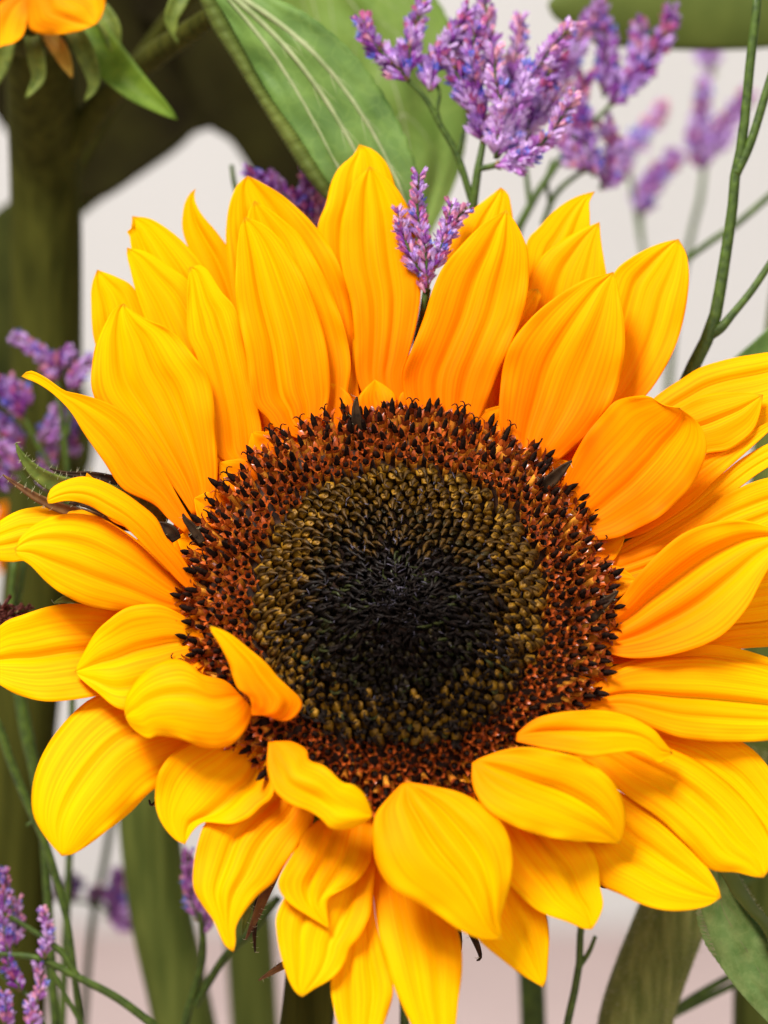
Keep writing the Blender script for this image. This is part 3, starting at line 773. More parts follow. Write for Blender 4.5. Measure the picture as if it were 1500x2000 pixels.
bud_lib = [[bud_geo(900 + 20 * a + c, a / 8) for c in range(6)] for a in range(9)]
pal_lib = [[palea_geo(2900 + 20 * a + c, a / 8) for c in range(10)] for a in range(9)]
mass, opens = Buf(), Buf()
n_ind = 0
for n in range(NF - 1, 0, -1):
    q = (n / NF) ** KEXP
    th = n * GA + rnd.uniform(-.012, .012)
    qj = q * (1 + rnd.uniform(-.008, .008))
    edge = 0.715 + 0.030 * noise.noise(Vector((math.cos(th) * 1.6, math.sin(th) * 1.6, 3.3))) - 0.03 * math.sin(th)
    if q > edge:
        t = (q - edge) / (1 - edge)
        lean = 0.05 + 0.55 * t * t
        pr = rnd.random()
        if t < .12:
            kd = 'short' if pr < .8 else 'empty'
        elif t < .45:
            kd = 'long' if pr < .55 else ('short' if pr < .92 else 'empty')
        else:
            kd = 'long' if pr < .62 else ('split' if pr < .80 else ('short' if pr < .92 else 'empty'))
        me, b = rnd.choice(fl_mesh[kd])
        x, y, z = disc_frame(q, th, lean + rnd.uniform(-.16, .16))
        y = (y + x * rnd.uniform(-.2, .2)).normalized()
        sway = rnd.uniform(-.14, .14)
        z = (z + y * sway).normalized()
        x = y.cross(z).normalized(); y = z.cross(x)
        sc = (0.95 + 0.22 * t) * rnd.uniform(.9, 1.1)
        sz = sc * rnd.uniform(.85, 1.15)
        loc = disc_pt(qj, th, -20 + 5 * t)
        spin = Matrix.Rotation(rnd.uniform(0, 6.28), 3, 'Z')
        rot = Matrix((x, y, z)).transposed() @ spin
        mw = Matrix.Translation(loc) @ rot.to_4x4() @ Matrix.Diagonal((sc, sc, sz, 1))
        if n_ind < 300:
            o = bpy.data.objects.new('floret', me)
            COL.objects.link(o)
            o.parent = disc
            o.matrix_parent_inverse = Matrix.Identity(4)
            o.matrix_basis = mw
            n_ind += 1
        else:
            mp_ = mw @ Matrix.Scale(PX, 4)
            opens.add([mp_ @ Vector(p) for p in b.v], b.f, b.m)
    else:
        t = q / edge
        down = -math.sin(th) * q
        lg = min(1.0, max(0.0, .34 + 1.05 * down + (.50 - q) * 1.5 + rnd.uniform(-.12, .12)))
        kb = min(1.0, max(0.0, 1 - (t - .30) / .70))
        b = bud_lib[min(8, int(kb * 8 + rnd.random() * .9))][rnd.randrange(6)]
        x, y, z = disc_frame(q, th, -0.05 + rnd.uniform(-.12, .12))
        sc = (0.60 + .46 * t) * rnd.uniform(.9, 1.1)
        rot = Matrix((x, y, z)).transposed()
        if kb < .97:
            mw = Matrix.Translation(disc_pt(qj, th, -12 + rnd.uniform(-5, 3))) @ rot.to_4x4() @ Matrix.Scale(sc * PX, 4)
            mass.add([mw @ Vector(p) for p in b.v], b.f, b.m)
        for rep_ in range(1 if lg < .35 else (2 if lg < .7 else 3)):
            zz = (z - e2 * (.75 * lg * max(0.0, .55 + down)) + y * rnd.uniform(-.25, .25) * (1 + (q < .2) * 2)
                  - x * (.15 + .25 * (1 - lg)) + x * rnd.uniform(-.2, .2)).normalized()
            yy = zz.cross(x).normalized(); xx = yy.cross(zz)
            if rep_ and lg > .4:
                sp_ = Matrix.Rotation(rnd.uniform(-1.2, 1.2), 3, 'Z')
            else:
                sp_ = Matrix.Identity(3)
            pb = pal_lib[min(8, int(lg * 8 + rnd.random() * .9))][rnd.randrange(10)]
            ps = (.86 + .34 * t) * rnd.uniform(.85, 1.15)
            pos = disc_pt(qj, th + rep_ * rnd.uniform(-.02, .02), -7) + x * (9.0 * sc - 1.0 + rep_ * rnd.uniform(-9, 2)) * PX + y * (rep_ * rnd.uniform(-7, 7)) * PX
            mw = Matrix.Translation(pos) @ (Matrix((xx, yy, zz)).transposed() @ sp_).to_4x4() @ Matrix.Scale(ps * PX, 4)
            mass.add([mw @ Vector(p) for p in pb.v], pb.f, pb.m)
o = opens.build('open_florets', [M['tube'], M['lobe'], M['anther']], disc)
o['kind'] = 'stuff'
o = mass.build('floret_buds', [M['bud'], M['bud_dark'], M['palea'], M['palea_green'], M['palea_brown']], disc)
o['kind'] = 'stuff'
# fine violet and pale hairs scattered over the buds
hb = Buf()
for k in range(230):
    q = abs(rnd.gauss(0.0, .34)) if k < 170 else rnd.uniform(.3, .7)
    if q > .7:
        continue
    th = rnd.uniform(0, 6.283)
    x, y, z = disc_frame(q, th, -.3)
    base = disc_pt(q, th, rnd.uniform(4, 16))
    ln = rnd.uniform(8, 24) * PX
    d1 = (z * rnd.uniform(.5, 1.2) + x * rnd.uniform(-.9, .6) + y * rnd.uniform(-.8, .8)).normalized()
    d2 = (d1 + x * rnd.uniform(-.9, .5) + y * rnd.uniform(-.8, .8)).normalized()
    pts = [base, base + d1 * ln * .5, base + d1 * ln * .5 + d2 * ln * .5]
    rd = rnd.uniform(.5, 1.1) * PX
    v, f = tube_geo(pts, [rd, rd, rd * .4], 4)
    hb.add(v, f, 0)
o = hb.build('hairs', M['hair_violet'], disc)
o['kind'] = 'stuff'


# ------------------------------------------------------------------ bracts (strips that taper to a point) with hairs
def bract(path, wid, mat, parent, hair=0, name='bract', curl=.5, seed=0):
    """path of (x, y, w); wid: widest half-width in px"""
    q = spline(path, 22)
    r = random.Random(seed)
    V, F, edge = [], [], []
    nv = 7
    for i in range(22):
        u = i / 21
        d = q[min(i + 1, 21)][:2] - q[max(i - 1, 0)][:2]
        d = d / (np.linalg.norm(d) + 1e-6)
        nn = np.array([-d[1], d[0]])
        hw = wid * (math.sin(math.pi * min(1, .22 + .78 * u)) ** .8 * .9 + .1 * (1 - u)) + .4
        for j in range(nv):
            v = 2 * j / (nv - 1) - 1
            p = q[i][:2] + nn * hw * v
            V.append(P(p[0], p[1], q[i][2] + curl * hw * (v * v - .3)))
        edge.append((q[i], nn, hw))
    for i in range(21):
        for j in range(nv - 1):
            F.append((i * nv + j, i * nv + j + 1, (i + 1) * nv + j + 1, (i + 1) * nv + j))
    o = mesh_obj(name, V, F, mat, parent)
    md = o.modifiers.new('thickness', 'SOLIDIFY')
    md.thickness = 0.0003
    md.offset = 0
    if hair:
        b = Buf()
        for k in range(hair):
            e, nn, hw = edge[r.randrange(1, 22)]
            s = r.choice((-1, 1))
            p0 = e[:2] + nn * hw * s * r.uniform(.5, 1)
            an = r.uniform(-.6, .6)
            dd = nn * s * math.cos(an) + np.array([-nn[1], nn[0]]) * math.sin(an)
            l = r.uniform(4, 12)
            w0 = e[2] + r.uniform(-2, 6)
            pts = [P(p0[0], p0[1], w0), P(p0[0] + dd[0] * l * .6, p0[1] + dd[1] * l * .6, w0 + 2), P(p0[0] + dd[0] * l, p0[1] + dd[1] * l - 2, w0 + 3)]
            v, f = tube_geo(pts, [.55 * PX, .45 * PX, .2 * PX], 3, False)
            b.add(v, f, 0)
        h = b.build('hairs', M['hair_pale'], o)
        h['kind'] = 'stuff'
    return o


bract([(330, 1010, -140), (200, 965, -130), (120, 950, -110), (70, 922, -95), (42, 890, -88), (31, 865, -85)], 23, M['bract'], root, 150, seed=1)
bract([(330, 1040, -140), (180, 1010, -130), (95, 983, -110), (45, 955, -100), (5, 927, -95)], 12, M['bract_brown'], root, 70, seed=2)
bract([(360, 1010, -150), (260, 952, -140), (190, 930, -130), (130, 925, -120), (97, 915, -118)], 9, M['bract_dark'], root, 40, seed=3)
bract([(330, 1060, -120), (230, 1005, -110), (170, 985, -100), (135, 983, -95)], 14, M['bract_dark'], root, 20, seed=31)
bract([(300, 1210, -160), (200, 1178, -150), (140, 1168, -140), (105, 1178, -138)], 18, M['bract'], root, 20, seed=4)
bract([(1040, 970, -90), (1075, 940, -70), (1100, 915, -55), (1117, 900, -50)], 12, M['bract_dark'], root, 10, seed=5)
bract([(1150, 1215, 5), (1172, 1185, 8), (1190, 1170, 10), (1208, 1154, 10)], 10, M['bract_dark'], root, 6, seed=6)
bract([(700, 860, -130), (697, 820, -110), (695, 795, -105), (697, 775, -103)], 10, M['bract_dark'], root, 6, seed=7)
bract([(395, 1060, -25), (375, 1030, -20), (362, 1015, -15), (357, 1003, -15)], 8, M['bract_dark'], root, 6, seed=8)
bract([(345, 1055, -45), (335, 1040, -38), (320, 1028, -35), (308, 1020, -35)], 12, M['bract_dark'], root, 6, seed=9)
bract([(560, 1650, -120), (520, 1740, -110), (500, 1790, -100), (480, 1835, -95)], 10, M['bract_brown'], root, 30, seed=10)
bract([(540, 1650, -140), (505, 1760, -125), (497, 1810, -115), (498, 1860, -110)], 6, M['bract_dark'], root, 20, seed=11)
bract([(520, 1650, -150), (490, 1750, -140), (478, 1800, -130), (473, 1825, -128)], 13, M['bract'], root, 10, seed=12)
bract([(640, 1800, -80), (580, 1870, -75), (545, 1890, -70), (505, 1915, -68)], 9, M['bract_brown'], root, 20, seed=13)
bract([(900, 1780, -60), (925, 1830, -60), (936, 1858, -58), (938, 1872, -56), (931, 1876, -54)], 6, M['bract_dark'], root, 10, seed=14)
bract([(880, 1760, -60), (895, 1820, -60), (899, 1850, -60), (897, 1862, -60)], 6, M['bract_dark'], root, 10, seed=15)
bract([(1130, 1690, -10), (1165, 1722, -12), (1180, 1732, -12), (1190, 1733, -12)], 5, M['bract_dark'], root, 5, seed=16)
bract([(1050, 1500, 60), (1085, 1478, 70), (1100, 1468, 72), (1112, 1470, 72)], 9, M['bract_dark'], root, 5, seed=17)
bract([(330, 1530, -40), (305, 1565, -30), (295, 1572, -25), (291, 1562, -25)], 2.5, M['bract_dark'], root, 5, seed=18)
bract([(740, 1500, 95), (736, 1545, 98), (734, 1575, 100), (730, 1600, 100)], 16, M['bract_dark'], root, 15, seed=19)

# green bracts of the flower base, seen only in the gaps
for row, (cnt, back, wd) in enumerate([(20, 165, 66), (18, 182, 84)]):
    for k in range(cnt):
        a = 2 * math.pi * (k + .3 + .35 * row) / cnt
        ca, sa = math.cos(a), -math.sin(a)
        rr = random.Random(1500 + k + 50 * row)
        pth = [(CX + r * ca, CY + r * sa * .95, plane_w(0, CY + r * sa * .95) - back + (r - 300) * .05) for r in (255, 350, 440, 520 + rr.uniform(-15, 15))]
        bract(pth, wd, M['bract'], root, 0, seed=1600 + k)
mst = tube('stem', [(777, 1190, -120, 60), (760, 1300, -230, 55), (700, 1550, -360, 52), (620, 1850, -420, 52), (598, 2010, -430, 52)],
           M['stem_shade'], root, 30, 14, True)

# ------------------------------------------------------------------ leaves
def leaf(Lp, Rp, wfn, mat, parent, veins=5, serr=5, name='leaf', vr=3.2, nu=70, nv=25, serr_n=34, palm=None):
    V, F, UV, G, sl = surface(Lp, Rp, nu, nv, wfn, serr, serr_n)
    o = mesh_obj(name, V, F, mat, parent, uvs=UV)
    md = o.modifiers.new('thickness', 'SOLIDIFY')
    md.thickness = 0.0003
    md.offset = 0

    def at(u, v):
        a = min(max(u, 0), 1) * (nu - 1); c = min(max((v + 1) / 2, 0), 1) * (nv - 1)
        i, j = min(int(a), nu - 2), min(int(c), nv - 2)
        fa, fc = a - i, c - j
        g = (G[i, j] * (1 - fa) + G[i + 1, j] * fa) * (1 - fc) + (G[i, j + 1] * (1 - fa) + G[i + 1, j + 1] * fa) * fc
        return P(g[0], g[1], g[2] + 1.0)
    for (v1, ex, u1, rv) in (palm or []):
        tt = np.linspace(0, 1, 34)
        v, f = tube_geo([at(.03 + (u1 - .03) * t, v1 * t ** ex) for t in tt], [rv * PX * (1 - .6 * t) for t in tt], 7)
        mesh_obj('vein', v, f, M['vein'], o)
        for k in range(5):
            t0 = .22 + .14 * k
            for sg in (-1, 1):
                tt = np.linspace(0, 1, 10)
                v, f = tube_geo([at(.03 + (u1 - .03) * (t0 + .13 * t), v1 * t0 ** ex + sg * .24 * t ** .8) for t in tt], [rv * .26 * PX * (1 - .8 * t) for t in tt], 5)
                mesh_obj('vein', v, f, M['vein'], o)
    if veins:
        pts = [at(u, 0) for u in np.linspace(0, .97, 30)]
        v, f = tube_geo(pts, [vr * PX * (1 - .75 * u) for u in np.linspace(0, 1, 30)], 6)
        mesh_obj('vein', v, f, M['vein'], o)
        for s in (-1, 1):
            for k in range(veins):
                u0 = .04 + .70 * (k / veins) ** 1.2
                ln = .34 - .10 * k / veins
                pts = [at(u0 + ln * t * (.75 + .5 * t), s * .86 * t ** (.85)) for t in np.linspace(0, 1, 20)]
                rr = vr * (.72 if k < 2 else .5) * PX
                v, f = tube_geo(pts, [rr * (1 - .75 * t) for t in np.linspace(0, 1, 20)], 5)
                mesh_obj('vein', v, f, M['vein'], o)
    return o


# leaf of the low right stem + that stem
st3 = empty('flower_stalk', P(1215, 2000, -560), 'thick fuzzy green stem with one hairy pointed leaf beneath the petals', 'flower stem')
st3.location.z = 0.0
st3['_ex'] = list(st3.location)
tube('stem', [(1440, 1450, -620, 62), (1390, 1620, -600, 66), (1310, 1800, -580, 70), (1250, 1960, -560, 72), (1230, 2060, -560, 72)], M['stem_pale'], st3, 30, 14, True)
w_fold = lambda x, y: -230.0 + .12 * (y - 1800)
lf = leaf([(1388, 1660), (1362, 1770), (1374, 1832), (1398, 1872), (1440, 1930), (1500, 1995), (1560, 2055)],
          [(1405, 1655), (1432, 1706), (1448, 1738), (1470, 1772), (1502, 1812), (1545, 1900), (1562, 2050)],
          lambda x, y, u, v, s, hw: w_fold(x, y) + .35 * (y - 1800) * .3 + (-1.2 * hw * max(0, v - .55) + .25 * hw * v - .5 * hw * max(0, -v - .72)) + .12 * hw * noise.noise(Vector((u * 8, v * 3, 1.1))) * 2,
          M['leaf_grey'], st3, veins=3, serr=3, vr=1.8)
tube('petiole', [(1396, 1660, -245, 9), (1390, 1640, -380, 10), (1388, 1625, -585, 12)], M['stem'], st3, 14, 8)
rm = [(1400, 1662), (1432, 1706), (1448, 1738), (1470, 1772), (1502, 1812), (1545, 1900)]
Vm, Fm, UVm, Gm, _ = surface([(x - 15 - 5 * math.sin(i * 1.3), y + 8) for i, (x, y) in enumerate(rm)], [(x + 4, y - 3) for x, y in rm], 60, 9,
                             lambda x, y, u, v, s, hw: w_fold(x, y) + 24 - 26 * v - 14 * max(0.0, -v) ** 2 + .105 * (y - 1800) + 4 * noise.noise(Vector((u * 9, v, 2.4))), 3, 30)
mo = mesh_obj('rolled_margin', Vm, Fm, M['leaf_olive'], lf)
mo.modifiers.new('thickness', 'SOLIDIFY').thickness = 0.0003
# edge hairs of that leaf
hb = Buf()
r2 = random.Random(5)
for (pa, pb, n_) in [((1432, 1706, -300), (1502, 1812, -320), 120), ((1362, 1770, -240), (1398, 1872, -228), 50)]:
    for k in range(n_):
        t = r2.random()
        p0 = [pa[i] * (1 - t) + pb[i] * t for i in range(3)]
        s = 1 if pa[0] > 1400 else -1
        l = r2.uniform(4, 12)
        a = r2.uniform(-.9, .5)
        v, f = tube_geo([P(p0[0] - 4 * s, p0[1], p0[2]), P(p0[0] + s * l * math.cos(a), p0[1] + l * math.sin(a), p0[2] + r2.uniform(-5, 8))], [.6 * PX, .25 * PX], 3, False)
        hb.add(v, f, 0)
h = hb.build('hairs', M['hair_pale'], lf)
h['kind'] = 'stuff'
# fuzz on stem edges
def fuzz(parent, path, n_, seed, l0=5, l1=12, ww=.5):
    W, Rr = path_world(path, 40)
    r = random.Random(seed)
    b = Buf()
    for k in range(n_):
        i = r.randrange(0, 38)
        t = r.random()
        c = W[i] * (1 - t) + W[i + 1] * t
        ax = (W[i + 1] - W[i]).normalized()
        s = Vector((r.gauss(0, 1), r.gauss(0, 1), r.gauss(0, 1)))
        s = (s - ax * s.dot(ax)).normalized()
        if s.y > .3:
            s.y = -s.y
        p0 = c + s * Rr[i] * .97
        l = r.uniform(l0, l1) * PX
        v, f = tube_geo([p0, p0 + (s + ax * r.uniform(-.5, .5)).normalized() * l], [ww * PX, ww * .4 * PX], 3, False)
        b.add(v, f, 0)
    o = b.build('fuzz', M['hair_pale'], parent)
    o['kind'] = 'stuff'


fuzz(st3, [(1440, 1450, -620, 62), (1390, 1620, -600, 66), (1310, 1800, -580, 70), (1250, 1960, -560, 72), (1230, 2060, -560, 72)], 1500, 3)

# ------------------------------------------------------------------ sunflower at the upper corner with its stem and leaves
WB = -640
SB = -1150
fl2 = empty('sunflower', P(70, 2000, -1150), 'orange sunflower head seen from below with curling green bracts on thick stem', 'sunflower')
fl2.location.z = 0
fl2['_ex'] = list(fl2.location)
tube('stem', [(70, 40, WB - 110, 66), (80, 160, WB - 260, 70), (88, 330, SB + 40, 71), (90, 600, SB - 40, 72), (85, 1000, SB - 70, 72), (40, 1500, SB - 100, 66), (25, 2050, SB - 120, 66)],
     M['stem_shade'], fl2, 40, 14, True)
rc = Buf()
lathe(rc, [(4, -150), (60, -140), (95, -80), (115, -20), (118, 20), (100, 60), (60, 90), (10, 100)], 24, 0)
mt = Matrix.Translation(P(55, -40, WB - 90)) @ Matrix.Rotation(R_(-18), 4, 'X') @ Matrix.Rotation(R_(-8), 4, 'Y') @ Matrix.Scale(PX * 1.1, 4)
mesh_obj('receptacle', [mt @ Vector(p) for p in rc.v], rc.f, M['stem_shade'], fl2)
flatw = lambda w0: (lambda x, y: w0)
for i, (Lp, Rp, w0, kw) in enumerate([
    ([(60, -30), (-20, -10), (-60, 30), (-60, 70), (-20, 92), (10, 88)], [(70, -20), (60, 10), (54, 40), (45, 68), (30, 82), (10, 88)], WB + 70, dict(lift=.3, cup=.3)),
    ([(60, -60), (52, -10), (55, 40), (62, 60), (100, 68), (150, 62), (185, 48)], [(90, -60), (150, -50), (200, -25), (206, 5), (200, 28), (194, 40), (185, 48)], WB + 110, dict(lift=.3, cup=-.35)),
    ([(80, -80), (150, -60), (220, -60), (300, -90)], [(80, -140), (150, -150), (230, -130), (300, -95)], WB - 20, dict(lift=0)),
    ([(30, -90), (-60, -80), (-150, -90), (-210, -110)], [(30, -150), (-60, -170), (-150, -150), (-210, -115)], WB - 20, dict(lift=0)),
    ([(40, -120), (10, -220), (20, -300), (40, -350)], [(100, -120), (110, -220), (80, -300), (42, -350)], WB - 100, dict(lift=-.2)),
]):
    petal_obj('petal', Lp, Rp, make_wfn(flatw(w0), 300 + i, kw.get('lift', 0), 0, 0, kw.get('cup', 0), 0, [(-.3, .15, .14), (.3, .15, .14)], .1), M['petal_orange'], fl2, -.12)
bl = [
    ([(60, 60, WB), (70, 110, WB + 40), (75, 150, WB + 50), (62, 175, WB + 60), (50, 192, WB + 65)], 17, 'bract'),
    ([(90, 60, WB + 20), (115, 95, WB + 50), (132, 130, WB + 60), (141, 152, WB + 60)], 16, 'bract_orange'),
    ([(130, 40, WB + 10), (160, 90, WB + 50), (180, 140, WB + 60), (182, 170, WB + 60), (165, 198, WB + 60)], 19, 'bract'),
    ([(180, 0, WB), (215, 50, WB + 20), (225, 90, WB + 20), (245, 115, WB + 20)], 20, 'bract'),
    ([(130, 0, WB - 20), (200, 100, WB + 20), (260, 165, WB + 50), (310, 205, WB + 60), (347, 234, WB + 62)], 38, 'bract_leaf'),
    ([(378, -60, WB + 40), (345, 10, WB + 60), (335, 40, WB + 60), (348, 86, WB + 60)], 18, 'bract'),
    ([(20, 60, WB), (0, 130, WB), (-30, 180, WB), (-50, 200, WB)], 17, 'bract'),
]
M['bract_orange'] = plain('orange_green_bract', (0.22, 0.14, 0.012), (0.36, 0.18, 0.015), 400, .6, .2)
for i, (pth, wd, mm) in enumerate(bl):
    bract(pth, wd, M[mm], fl2, 0, seed=50 + i)
# petiole and big veined leaf
tube('petiole', [(110, 330, SB + 60, 30), (200, 200, SB + 200, 28), (300, 110, SB + 440, 26), (400, 40, -520, 20), (445, -10, -420, 12)], M['stem_shade'], fl2, 30, 10)
base2 = lambda x, y: -395.0 + .10 * (x - 600)


def w_leaf1(x, y, u, v, s, hw):
    w = base2(x, y) + 0.10 * hw * math.sin(u * 9) * v
    if v < -.80:
        w -= 1.7 * hw * (-.80 - v)          # margin rolled back
    w += -.16 * hw * v * v
    w += .05 * hw * noise.noise(Vector((u * 9, v * 4, 7.7))) * 2
    return w


lf1 = leaf([(425, -45), (388, -15), (420, 50), (462, 115), (505, 185), (552, 260), (600, 335), (640, 385), (700, 480), (760, 600)],
           [(455, -30), (520, -10), (600, 30), (680, 95), (745, 180), (795, 280), (830, 390), (830, 470), (800, 550), (762, 602)],
           w_leaf1, M['leaf'], fl2, veins=0, serr=7, serr_n=46, palm=[(-.48, .38, .9, 5.0), (.04, .45, .97, 7.0), (.60, .38, .94, 7.0)])
# its serrated margin turned up, showing the dull underside
mg = [(390, -15), (420, 50), (462, 115), (505, 185), (552, 260), (600, 335), (640, 385)]
Vm, Fm, UVm, Gm, _ = surface([(x - 3, y + 3) for x, y in mg], [(x + 20 + 6 * math.sin(i * 1.7), y - 2) for i, (x, y) in enumerate(mg)], 150, 7,
                             lambda x, y, u, v, s, hw: base2(x, y) + 16 - 26 * max(0.0, v) ** 2 - 16 * max(0.0, -v) ** 2 + 3 * noise.noise(Vector((u * 30, v, 4.4))), 4, 50)
mo = mesh_obj('rolled_margin', Vm, Fm, M['leaf_olive'], lf1)
mo.modifiers.new('thickness', 'SOLIDIFY').thickness = 0.0003
# pale leaf behind it
leaf([(420, -120), (480, -60), (560, 60), (640, 220), (720, 380), (800, 520)], [(560, -160), (720, -120), (840, -20), (905, 130), (905, 300), (850, 440), (802, 520)],
     lambda x, y, u, v, s, hw: -820 + .05 * hw * math.sin(v * 4 + u * 3) - .25 * hw * v * v + .08 * hw * noise.noise(Vector((u * 6, v * 3, 2.2))) * 2, M['leaf_pale'], fl2, veins=6, serr=4, vr=4.0)
tube('petiole', [(105, 420, SB - 20, 20), (190, 250, SB - 60, 18), (330, 40, SB, 16), (490, -140, -820, 12)], M['stem_shade'], fl2, 24, 8)
# leaves hanging behind; the darkest have the shade put into their colour
leaf([(120, 420), (170, 300), (260, 170), (340, 60), (420, -60), (470, -140)], [(150, 430), (200, 390), (285, 335), (365, 275), (440, 180), (520, 60), (520, -60), (472, -140)],
     lambda x, y, u, v, s, hw: -2000 + .3 * hw * v * v + .2 * hw * noise.noise(Vector((u * 4, v * 2, 5.2))), M['leaf_olive'], fl2, veins=0, serr=0)
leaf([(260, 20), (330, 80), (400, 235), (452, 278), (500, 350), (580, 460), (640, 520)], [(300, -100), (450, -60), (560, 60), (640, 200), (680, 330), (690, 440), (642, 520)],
     lambda x, y, u, v, s, hw: -1850 + .2 * hw * v * v + .15 * hw * noise.noise(Vector((u * 4, v * 2, 9.2))), M['leaf_shade'], fl2, veins=0, serr=0)
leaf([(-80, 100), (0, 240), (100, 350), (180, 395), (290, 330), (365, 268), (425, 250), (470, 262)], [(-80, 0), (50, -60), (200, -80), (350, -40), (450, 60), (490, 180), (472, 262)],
     lambda x, y, u, v, s, hw: -1900 + .2 * hw * v * v, M['leaf_shade'], fl2, veins=0, serr=0)

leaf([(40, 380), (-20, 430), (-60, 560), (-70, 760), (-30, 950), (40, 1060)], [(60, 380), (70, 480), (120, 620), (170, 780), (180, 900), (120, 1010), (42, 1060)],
     lambda x, y, u, v, s, hw: -1800 - .3 * hw * v * v, M['leaf_shade_brown'], fl2, veins=0, serr=0)

# ------------------------------------------------------------------ more thick stems behind
def thick_stem(path, mat, label, extra=None):
    e = empty('flower_stalk', P(path[-1][0], 2000, path[-1][2]), label, 'flower stem')
    e.location.z = 0
    e['_ex'] = list(e.location)
    tube('stem', path, M[mat], e, 30, 14, True)
    return e


s4 = thick_stem([(290, 1250, -1150, 56), (284, 1500, -1170, 60), (308, 1750, -1190, 62), (350, 1950, -1200, 62), (372, 2060, -1200, 62)], 'stem',
                'smooth leaning green stem below the broad lower petal, beside dark purple sprig')
s5 = thick_stem([(-60, 1200, -1400, 50), (-20, 1450, -1400, 52), (20, 1700, -1400, 52), (40, 2050, -1400, 52)], 'stem',
                'dull green stem standing behind the thin dark twig and purple sprigs')
s6 = thick_stem([(1010, 1500, -1100, 25), (1030, 1750, -1100, 25), (1040, 1950, -1100, 25), (1042, 2050, -1100, 25)], 'thin_stem',
                'dark narrow green stem under the pointed bottom petals')
s7 = thick_stem([(470, 1550, -1700, 46), (485, 1800, -1700, 48), (500, 2050, -1700, 48)], 'stem',
                'blurred green stem behind the brown curling bracts')
s8 = thick_stem([(1620, 300, -1100, 60), (1560, 600, -1100, 60), (1520, 1000, -1080, 60), (1500, 1500, -1060, 60), (1490, 2050, -1050, 60)], 'stem',
                'far green stem carrying a broad dark leaf above the purple sprigs')
leaf([(1600, 60), (1520, 90), (1400, 98), (1280, 95), (1180, 85), (1090, 40), (1070, 10)], [(1620, -60), (1520, -120), (1400, -150), (1250, -130), (1150, -80), (1100, -30), (1070, 8)],
     lambda x, y, u, v, s, hw: -1060 - .3 * hw * v * v + .1 * hw * math.sin(u * 8), M['leaf_olive'], s8, veins=0, serr=0)
leaf([(1560, 560), (1520, 620), (1475, 665), (1430, 705), (1410, 740)], [(1590, 640), (1560, 720), (1510, 750), (1450, 760), (1412, 742)],
     lambda x, y, u, v, s, hw: -620 + .2 * hw * v * v, M['leaf'], s8, veins=2, serr=2, vr=2)
tube('petiole', [(1550, 640, -1090, 14), (1570, 610, -900, 12), (1572, 600, -625, 9)], M['stem'], s8, 16, 8)
tube('petiole', [(1610, 320, -1100, 16), (1630, 150, -1090, 14), (1608, 0, -1062, 10)], M['stem'], s8, 16, 8)

# ------------------------------------------------------------------ statice
def st_floret_mesh(seed, mats, l=24, open_=0.5):
    r = random.Random(seed)
    b = Buf()
    lathe(b, [(1.8, 0), (3.0, 4), (4.0, l * .4), (4.3, l * .68)], 6, 0, .1, r)
    for k in range(5):
        a = 2 * math.pi * (k + r.uniform(-.2, .2)) / 5
        ca, sa = math.cos(a), math.sin(a)
        w = r.uniform(1.9, 2.7)
        ll = l * r.uniform(.85, 1.1)
        o_ = open_ * r.uniform(.5, 1.3)
        v = []
        for rad, z, ww in [(3.8, l * .58, w * 1.25), (4.2 + 2.0 * o_, l * .82, w * 1.2), (3.4 + 5 * o_, ll, .5)]:
            for s in (-1, 1):
                v.append((rad * ca - sa * ww * s, rad * sa + ca * ww * s, z))
        b.add(v, [(0, 1, 3, 2), (2, 3, 5, 4)], 1)
    return b


ST_LIB = []
for si, (m0, m1, op) in enumerate([('st_purple', 'st_lilac', .3), ('st_purple', 'st_purple', .5), ('st_lilac', 'st_lilac', .7), ('st_pink', 'st_pink', .15),
                                   ('st_purple', 'st_pink', .25), ('st_lilac', 'st_blue', 1.0), ('st_purple', 'st_blue', .9), ('st_pink', 'st_lilac', .3)]):
    b = st_floret_mesh(70 + si, None, 24, op)
    me = bpy.data.meshes.new('statice_floret')
    me.from_pydata([(x * PX, y * PX, z * PX) for x, y, z in b.v], [], b.f)
    me.materials.append(M[m0]); me.materials.append(M[m1])
    me.polygons.foreach_set('material_index', np.asarray(b.m, dtype=np.int32))
    me.polygons.foreach_set('use_smooth', np.full(len(me.polygons), True))
    ST_LIB.append((me, b, m0, m1))
MATKEYS = ['thin_stem', 'brown_scale', 'st_purple', 'st_lilac', 'st_pink', 'st_blue', 'st_dry']


def scale_geo(r):
    l = r.uniform(9, 14)
    v = [(-2.8, 0, 0), (0, 1.5, 0), (2.8, 0, 0), (-3.2, .6, l * .5), (0, 2.4, l * .5), (3.2, .6, l * .5), (0, .8, l)]
    f = [(0, 1, 4, 3), (1, 2, 5, 4), (3, 4, 6), (4, 5, 6)]
    return v, f


